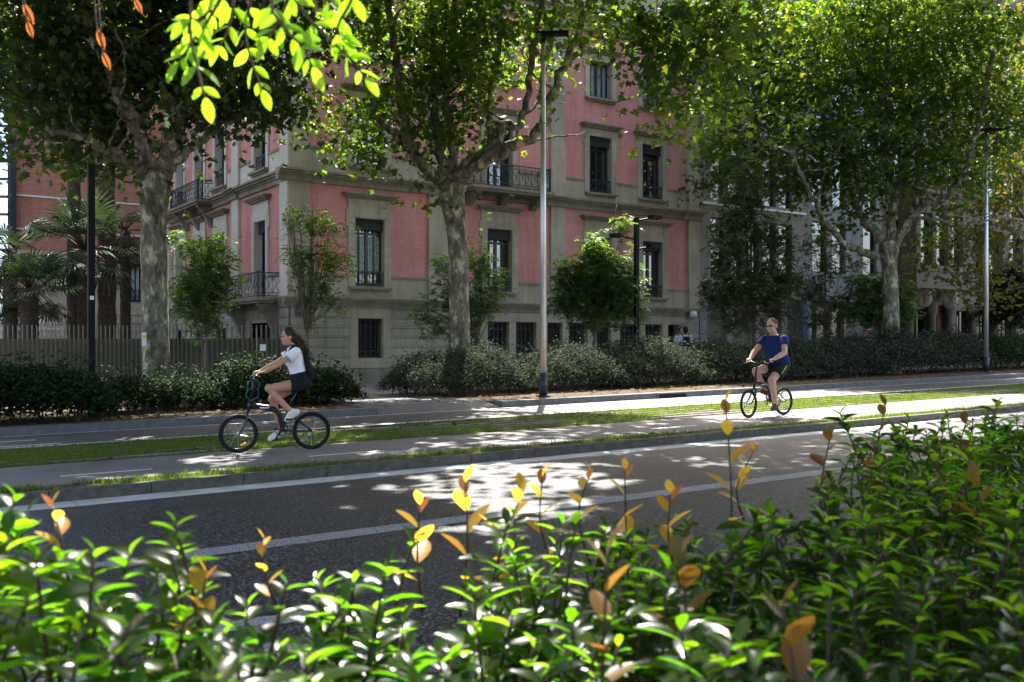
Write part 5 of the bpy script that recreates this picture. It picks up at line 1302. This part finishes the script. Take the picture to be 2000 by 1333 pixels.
def cyclist(label, loc, rz, J, cfg):
    Pn = empty('person', loc, label, 'person', None, rz, G)
    W = cfg['torso']; a = cfg['limb']
    m = MB()
    m.loft(torso_rings(J, W), 24)
    m.cap(J['neck'], J['head0'], a['neck'], a['neck']*.92)
    fw = cfg['face']; at_, R_ = head_prims(m, J['head'], fw, cfg['hs'])
    for s, k in ((1, 'l'), (-1, 'r')):
        m.cap(J['sh'+k], J['el'+k], a['ua'], a['el']); m.ball(J['sh'+k], a['ua']*1.12)
        wr = Vector(J['wr'+k]); el = Vector(J['el'+k]); mid = el.lerp(wr, .3)
        m.cap(el, mid, a['el'], a['fa']); m.cap(mid, wr, a['fa'], a['wr'])
        hand_prims(m, wr, J['grip'+k], s)
        hp, kn, an = Vector(J['hp'+k]), Vector(J['kn'+k]), Vector(J['an'+k])
        m.cap(hp, kn, a['th'], a['kn']); calf = kn.lerp(an, .3)+(kn-an).normalized().cross(Vector((0, 1, 0)))*-.012
        m.ball(kn+Vector((.008, 0, .004)), a['kn']*1.06)
        m.cap(kn, calf, a['kn']*.95, a['ca']); m.cap(calf, an, a['ca'], a['an'])
        foot_prims(m, an, J['to'+k], .9)
    body = finish(remesh(m, .0065, 5), 'body', cfg['skin'], Pn)
    # eyes
    for k in (-1, 1):
        e = MB(); e.ball(at_(.088, k*.03, .004), .0085, 8, 6); finish(e.mesh('eye', True), 'eye', 'black_cloth', Pn)
    # shirt
    m = MB(); m.loft(torso_rings(J, W, .013, cfg['shirt']), 24)
    for k in 'lr':
        sh, el = Vector(J['sh'+k]), Vector(J['el'+k]); e = sh.lerp(el, cfg['sleeve']); m.ball(sh, a['ua']*1.12+.014); m.tube([sh, e], [a['ua']+.022, a['ua']+cfg['slw']], 16)
    sh_ = finish(remesh(m, .0075, 4), 'shirt', cfg['shirt_mat'], Pn)
    # collar
    n_ = Vector(J['neck']); m = MB(); m.torus(n_+Vector((.006, 0, -.012)), a['neck']+.016, .010, 'z', 24, 8); finish(m.mesh('collar', True), 'collar', cfg['shirt_mat'], sh_)
    # shorts
    m = MB(); m.loft(torso_rings(J, W, .016, cfg['shorts']), 24); m.ball(Vector(J['hip'])+Vector((-.03, 0, -.045)), (.145, W[0][1]+.012, .09))
    for k in 'lr':
        hp, kn = Vector(J['hp'+k]), Vector(J['kn'+k]); e = hp.lerp(kn, cfg['shortlen'][k]); m.ball(hp, a['th']+.018); m.tube([hp, e], [a['th']+.02, a['th']+cfg['shw']], 18)
    so = finish(remesh(m, .0075, 4), 'shorts', cfg['shorts_mat'], Pn)
    for k in 'lr':
        m = MB(); foot_prims(m, J['an'+k], J['to'+k], .95, .010 if not cfg.get('sandal') else .004); finish(remesh(m, .006, 3), 'shoe', cfg['shoe_mat'], Pn)
    return Pn, at_, R_, so, sh_

# ---- woman
wr_, wf = Vector((5.43, 12.84, 0)), Vector((4.5, 13.07, 0)); hd = math.atan2(wf.y-wr_.y, wf.x-wr_.x)
wloc = (wr_.x, wr_.y, gz(wr_.x)); 
WB_ = bicycle('black folding bicycle ridden by the woman in a white shirt', wloc, hd, .258, math.radians(118), steer=0)
ca = math.radians(118); pdl = (.40+.165*math.cos(ca), .29+.165*math.sin(ca)); pdr = (.40-.165*math.cos(ca), .29-.165*math.sin(ca))
Jw = dict(hip=(.15, 0, .945), neck=(.235, 0, 1.40), head0=(.27, 0, 1.47), head=(.29, 0, 1.545),
          shl=(.215, .165, 1.345), shr=(.215, -.165, 1.345), ell=(.44, .215, 1.19), elr=(.44, -.215, 1.19), wrl=(.645, .255, 1.085), wrr=(.645, -.255, 1.085),
          gripl=(.700, .245, 1.048), gripr=(.700, -.245, 1.048),
          hpl=(.17, .085, .905), hpr=(.17, -.085, .905), knl=(.565, .10, .855), knr=(.50, -.10, .70),
          anl=(.285, .125, .535), anr=(.385, -.125, .275), tol=(pdl[0]+.055, .13, pdl[1]+.035), tor=(pdr[0]+.085, -.13, pdr[1]+.055))
torso_w = [(-.10, .165, .115, -.02), (.08, .165, .115, -.01), (.30, .128, .092, 0), (.45, .13, .095, .005), (.66, .148, .118, .022), (.85, .155, .092, .004), (.97, .10, .06, 0), (1.02, .055, .05, 0)]
cfg_w = dict(torso=torso_w, limb=dict(neck=.05, ua=.044, el=.036, fa=.036, wr=.025, th=.084, kn=.056, ca=.052, an=.034), face=(1, .05, -.03), hs=1.0, skin='skin_w',
             shirt=[(.17, .15, .105, 0), (.30, .135, .098, .002), (.45, .138, .10, .006), (.66, .152, .124, .024), (.85, .158, .096, .004), (.97, .105, .066, 0), (1.01, .07, .056, 0)], sleeve=.52, slw=.032, shirt_mat='white_cloth',
             shorts=[(-.11, .165, .115, -.02), (.08, .166, .117, -.01), (.20, .148, .104, 0), (.27, .136, .097, 0)], shortlen=dict(l=.30, r=.30), shw=.022, shorts_mat='black_cloth', shoe_mat='shoe_white')
woman, hat, HR, sho, shi = cyclist('woman riding left in white shirt and dark shorts with long dark hair', wloc, hd, Jw, cfg_w)
m = MB(); random.seed(8)
m.ball(hat(-.022, 0, .045), (.098, .086, .098), 18, 12, HR); m.ball(hat(-.06, 0, 0), (.07, .082, .09), 16, 10, HR)
for k in range(26):
    y0 = random.uniform(-.075, .075); p0 = hat(-.05, y0, random.uniform(-.05, .09)); w1 = hat(-.13+random.gauss(0, .015), y0*1.1, -.06+random.gauss(0, .03)); w2 = hat(-.17+random.gauss(0, .03), y0*1.1+random.gauss(0, .02), -.20+random.gauss(0, .03)); w3 = hat(-.20+random.gauss(0, .05), y0+random.gauss(0, .03), -.33+random.gauss(0, .05))
    q = catmull([p0, w1, w2, w3], 4); m.tube(q, lerps([.022, .019, .013, .003], len(q)), 6)
hair = finish(remesh(m, .006, 2), 'hair', 'hair_dark', woman)
m = MB()
for k in range(40):
    y0 = random.uniform(-.08, .08); q = catmull([hat(-.09, y0, random.uniform(-.03, .06)), hat(-.17+random.gauss(0, .03), y0*1.3, -.08), hat(-.22+random.gauss(0, .04), y0*1.3+random.gauss(0, .03), -.22), hat(-.24+random.gauss(0, .06), y0+random.gauss(0, .04), -.36)], 4); m.tube(q, .0022, 4, False)
finish(m.mesh('hair_strands', True), 'hair_strands', 'hair_dark', hair)
m = MB(); m.torus(Vector(Jw['neck'])+Vector((.018, 0, .035)), .052, .007, 'z', 20, 6); finish(m.mesh('choker', True), 'choker', 'black_cloth', woman)
def backpack(label, loc, rz, c, ax, sx, sy, sz, J, mat='black_cloth'):
    Bp = empty('backpack', loc, label, 'backpack', None, rz, G); m = MB(); n = Vector(ax).normalized(); lat = Vector((0, 1, 0)); dep = lat.cross(n); dep = -dep if dep.x > 0 else dep
    c = Vector(c)
    for t, k, w in ((-1, .55, .9), (-.9, .95, 1), (-.3, 1.0, 1), (.3, .9, 1), (.75, .7, .95), (.95, .45, .8), (1, .2, .55)): pass
    m.loft([(c+n*sz*t+dep*sx*.5*k, lat*sy*w, dep*sx*.5*k) for t, k, w in ((-1, .6, .85), (-.92, .95, 1), (-.4, 1.08, 1.02), (.2, .95, 1), (.65, .75, .95), (.9, .5, .8), (1, .25, .5))], 20)
    m.loft([(c+n*sz*t+dep*(sx*.98), lat*sy*w*.8, dep*.03) for t, w in ((-.85, .8), (-.75, 1), (-.2, 1), (-.1, .85))], 14)
    finish(remesh(m, .009, 5), 'bag', mat, Bp)
    for s, k in ((1, 'l'), (-1, 'r')):
        sh = Vector(J['sh'+k]); nk = Vector(J['neck']); top = sh.lerp(nk, .42); top.z = max(top.z, sh.z)+.045
        q = catmull([c+n*sz*.8+lat*s*.06, top+Vector((-.02, 0, .012)), top+Vector((.085, s*.02, -.07)), Vector(J['hip']).lerp(sh, .62)+Vector((.10, s*.025, .02)), Vector(J['hip']).lerp(sh, .42)+Vector((-.01, s*.03, 0)), c-n*sz*.8+lat*s*sy*.8], 5)
        m = MB(); m.tube(q, .016, 8, flat=.5); finish(m.mesh('strap', True), 'strap', mat, Bp)
    m = MB(); p = c+n*sz*.98; m.tube(catmull([p+lat*.03, p+n*.04, p-lat*.03], 4), .008, 6); finish(m.mesh('handle', True), 'handle', mat, Bp)
    return Bp
backpack('small black backpack worn by the woman cyclist', wloc, hd, (.085, 0, 1.12), (.085, 0, .45), .105, .115, .175, Jw)
lk = empty('cable_lock', wloc, 'teal cable lock looped around the handlebar of the woman\'s bicycle', 'lock', None, hd, G)
m = MB()
for s, x0 in ((1, .86), (-1, .72)): m.tube(catmull([(.76, .02, .985), (x0-.02+s*.01, .04, .93), (x0-.01+s*.0, .05, .84), (x0-.0+s*.01, .045, .75), (.80, .03, .70)], 6), .0075, 8)
finish(m.mesh('cable', True), 'cable', 'teal', lk)
m = MB(); m.tube([(.83, .045, .95), (.85, .05, .90)], .018, 8); finish(m.mesh('lock_barrel', True), 'lock_barrel', 'teal', lk)

# ---- man
mr, mf = Vector((14.75, 12.57, 0)), Vector((13.73, 12.52, 0)); hm = math.atan2(mf.y-mr.y, mf.x-mr.x)
mloc = (mr.x, mr.y, gz(mr.x)); cm = math.radians(-80)
MBk = bicycle('black folding bicycle ridden by the man in a blue t-shirt', mloc, hm, .262, cm, 'riser', .12, WB=1.0)
pdl = (.40+.165*math.cos(cm), .29+.165*math.sin(cm)); pdr = (.40-.165*math.cos(cm), .29-.165*math.sin(cm))
Jm = dict(hip=(.13, 0, .97), neck=(.27, 0, 1.50), head0=(.30, 0, 1.58), head=(.325, 0, 1.672),
          shl=(.245, .215, 1.425), shr=(.245, -.215, 1.425), ell=(.37, .32, 1.18), elr=(.42, -.33, 1.2), wrl=(.605, .275, 1.07), wrr=(.61, -.275, 1.07),
          gripl=(.66, .265, 1.035), gripr=(.66, -.265, 1.035),
          hpl=(.15, .105, .93), hpr=(.15, -.105, .93), knl=(.52, .15, .68), knr=(.60, -.15, .84),
          anl=(.40, .13, .235), anr=(.37, -.13, .475), tol=(pdl[0]+.10, .14, pdl[1]+.055), tor=(pdr[0]+.10, -.14, pdr[1]+.055))
torso_m = [(-.10, .195, .14, -.02), (.08, .205, .15, -.005), (.30, .205, .165, .025), (.48, .205, .16, .022), (.68, .22, .15, .015), (.85, .22, .12, 0), (.96, .14, .08, 0), (1.02, .075, .065, 0)]
cfg_m = dict(torso=torso_m, limb=dict(neck=.07, ua=.064, el=.05, fa=.051, wr=.034, th=.104, kn=.07, ca=.066, an=.044), face=(1, .22, -.03), hs=1.15, skin='skin_m',
             shirt=[(-.02, .225, .168, 0), (.12, .222, .17, .005), (.30, .212, .174, .027), (.48, .212, .17, .024), (.68, .226, .157, .017), (.85, .224, .126, 0), (.96, .148, .086, 0), (1.0, .09, .07, 0)], sleeve=.48, slw=.026, shirt_mat='blue_cloth',
             shorts=[(-.11, .185, .13, -.02), (.08, .19, .135, -.005), (.16, .186, .138, 0)], shortlen=dict(l=.66, r=.5), shw=.03, shorts_mat='black_cloth', shoe_mat='sandal', sandal=True)
man, hat, HR, sho, shi = cyclist('man riding left in blue t-shirt and black shorts wearing sunglasses', mloc, hm, Jm, cfg_m)
m = MB(); m.ball(hat(-.022, 0, .046), (.114, .093, .101), 20, 12, HR); m.ball(hat(-.05, 0, .0), (.085, .092, .09), 18, 10, HR); finish(remesh(m, .006, 2), 'hair', 'hair_grey', man)
m = MB()
for k in (-1, 1): m.ball(hat(.098, k*.034, .006), (.010, .032, .020), 12, 8, HR); m.tube([hat(.092, k*.065, .010), hat(.0, k*.090, .012)], .004, 6)
m.tube([hat(.104, -.02, .012), hat(.104, .02, .012)], .004, 6); finish(m.mesh('sunglasses', True), 'sunglasses', 'bike_black', man)
m = MB(); hp, kn = Vector(Jm['hpl']), Vector(Jm['knl']); m.tube([hp.lerp(kn, .1)+Vector((.02, .128, .03)), hp.lerp(kn, .6)+Vector((.01, .132, .01))], .009, 6); finish(m.mesh('side_stripe', True), 'side_stripe', 'lime_trim', sho)
backpack('black backpack worn by the man cyclist', mloc, hm, (.035, 0, 1.22), (.14, 0, .53), .14, .15, .23, Jm)

# ---- pedestrians on the far pavement
def walker(px, pyhead, Y, label, skin, shirt, hairm, face, H=1.72, bag=False):
    x = fX(px, Y); z0 = gz(x)+.14; W_ = empty('person', (x, Y, z0), label, 'person'); s = H/1.72; yaw = math.atan2(face[1], face[0])
    W_.rotation_euler = (0, 0, yaw); m = MB()
    hip, neck = Vector((0, 0, .92*s)), Vector((.01, 0, 1.43*s)); J = dict(hip=hip, neck=neck)
    m.loft(torso_rings(J, [(-.1, .155, .10, 0), (.1, .155, .11, 0), (.35, .13, .09, 0), (.65, .16, .11, .01), (.86, .165, .09, 0), (1, .07, .06, 0)]), 20); m.cap(neck, neck+Vector((.015, 0, .08)), .05, .05)
    at_, R_ = head_prims(m, neck+Vector((.03, 0, .16*s)), (1, 0, 0))
    for k in (1, -1):
        m.cap((0, k*.19, 1.37*s), (-.03*k, k*.23, 1.08*s), .046, .037); m.cap((-.03*k, k*.23, 1.08*s), (.08, k*.22, .86*s), .035, .026)
        m.cap((.08, k*.22, .86*s), (.11, k*.215, .79*s), .03, .028)
        for i in range(4): m.cap((.10+(i-1.5)*.018, k*.215, .79*s), (.12+(i-1.5)*.018, k*.21, .72*s), .009, .008)
        m.cap((.12, k*.195, .82*s), (.145, k*.185, .77*s), .011, .009)
        m.cap((0, k*.085, .88*s), (.06*k, k*.09, .48*s), .085, .055); m.cap((.06*k, k*.09, .48*s), (.10*k-.06, k*.09, .09*s), .052, .036); foot_prims(m, (.10*k-.06, k*.09, .09*s), (.10*k+.12, k*.1, .075*s))
    finish(remesh(m, .011, 4), 'body', skin, W_)
    m = MB(); m.loft(torso_rings(J, None, .016, [(-.12, .16, .11, 0), (.1, .16, .115, 0), (.35, .14, .098, 0), (.65, .165, .115, .01), (.86, .168, .095, 0), (.99, .09, .07, 0)]), 20)
    for k in (1, -1): m.ball((0, k*.19, 1.37*s), .06); m.tube([(0, k*.19, 1.37*s), (-.02*k, k*.218, 1.17*s)], [.062, .058], 14)
    finish(remesh(m, .011, 4), 'shirt', shirt, W_)
    m = MB(); m.ball((0, 0, .88*s), (.12, .165, .12))
    for k in (1, -1): m.tube([(0, k*.085, .88*s), (.06*k, k*.09, .48*s), (.10*k-.06, k*.09, .14*s)], [.1, .075, .06], 14)
    finish(remesh(m, .011, 3), 'trousers', 'black_cloth', W_)
    m = MB(); m.ball(at_(-.025, 0, .045), (.102, .092, .098), 16, 10, R_); m.ball(at_(-.07, 0, -.03), (.06, .08, .09), 14, 8, R_); finish(remesh(m, .01, 2), 'hair', hairm, W_)
    if bag:
        m = MB(); m.loft([(Vector((-.17, 0, z)), Vector((0, .13*w, 0)), Vector((.07*w, 0, 0))) for z, w in ((.98*s, .8), (1.02*s, 1), (1.25*s, 1), (1.36*s, .7))], 14)
        for k in (1, -1): m.tube([(-.13, k*.1, 1.33*s), (0, k*.115, 1.46*s), (.12, k*.11, 1.3*s), (.1, k*.14, 1.08*s)], .015, 6)
        o = m.build('backpack', M['black_cloth'], None, True, False); tag(o, 'dark backpack on the pedestrian in the pale blue shirt', 'backpack'); o.location = (x, Y, z0); o.rotation_euler = (0, 0, yaw)
    return W_
walker(1339, 664, 25.6, 'pedestrian in pale blue shirt with dark backpack walking away behind the shrubs', 'skin_d', 'pale_blue_cloth', 'hair_dark', (.55, .83), 1.74, True)
walker(1331, 664, 26.3, 'dark haired pedestrian half hidden beside the pale blue shirt', 'skin_w', 'pale_blue_cloth', 'hair_dark', (-.7, -.7), 1.72)

# ================================================================= LIGHT, SKY, CAMERA
Sv = Vector((KX, KY, 1)).normalized(); el = math.asin(Sv.z); az = math.atan2(KX, KY)
w = bpy.data.worlds.new('World'); SC.world = w; w.use_nodes = True; nt = w.node_tree
bg = nt.nodes['Background']; sky = nt.nodes.new('ShaderNodeTexSky'); sky.sky_type = 'NISHITA'; sky.sun_disc = False
sky.sun_elevation = el; sky.sun_rotation = az; sky.air_density = .75; sky.dust_density = 4.0; sky.ozone_density = .2
tn = nt.nodes.new('ShaderNodeMix'); tn.data_type = 'RGBA'; tn.blend_type = 'MULTIPLY'; tn.inputs[0].default_value = 1; tn.inputs[7].default_value = (1, .96, .89, 1)
nt.links.new(sky.outputs[0], tn.inputs[6]); nt.links.new(tn.outputs[2], bg.inputs[0]); bg.inputs[1].default_value = .15
sl = bpy.data.lights.new('sun', 'SUN'); sl.energy = 4.3; sl.angle = math.radians(.5); sl.color = (1, .95, .87)
so = bpy.data.objects.new('sun', sl); C.objects.link(so); so.rotation_euler = Sv.to_track_quat('Z', 'Y').to_euler(); so.location = (20, 30, 60)
cd = bpy.data.cameras.new('camera'); cam = bpy.data.objects.new('camera', cd); C.objects.link(cam); SC.camera = cam
cd.sensor_width = 36; cd.lens = 36*FPX/2000; cd.shift_y = (HY-666.5)/2000
cam.location = (0, 0, CAMZ); cam.rotation_euler = (PI/2, 0, TH-PI/2)
cd.clip_start = .05; cd.clip_end = 3000
cd.dof.use_dof = True; cd.dof.focus_distance = 16; cd.dof.aperture_fstop = 6.3
SC.view_settings.view_transform = 'Standard'; SC.view_settings.look = 'None'; SC.view_settings.gamma = 1; SC.view_settings.exposure = 2.4
SC.cycles.use_denoising = True
try: SC.cycles.denoiser = 'OPENIMAGEDENOISE'
except Exception: pass
SC.cycles.max_bounces = 8; SC.cycles.transparent_max_bounces = 4; SC.cycles.sample_clamp_indirect = 6
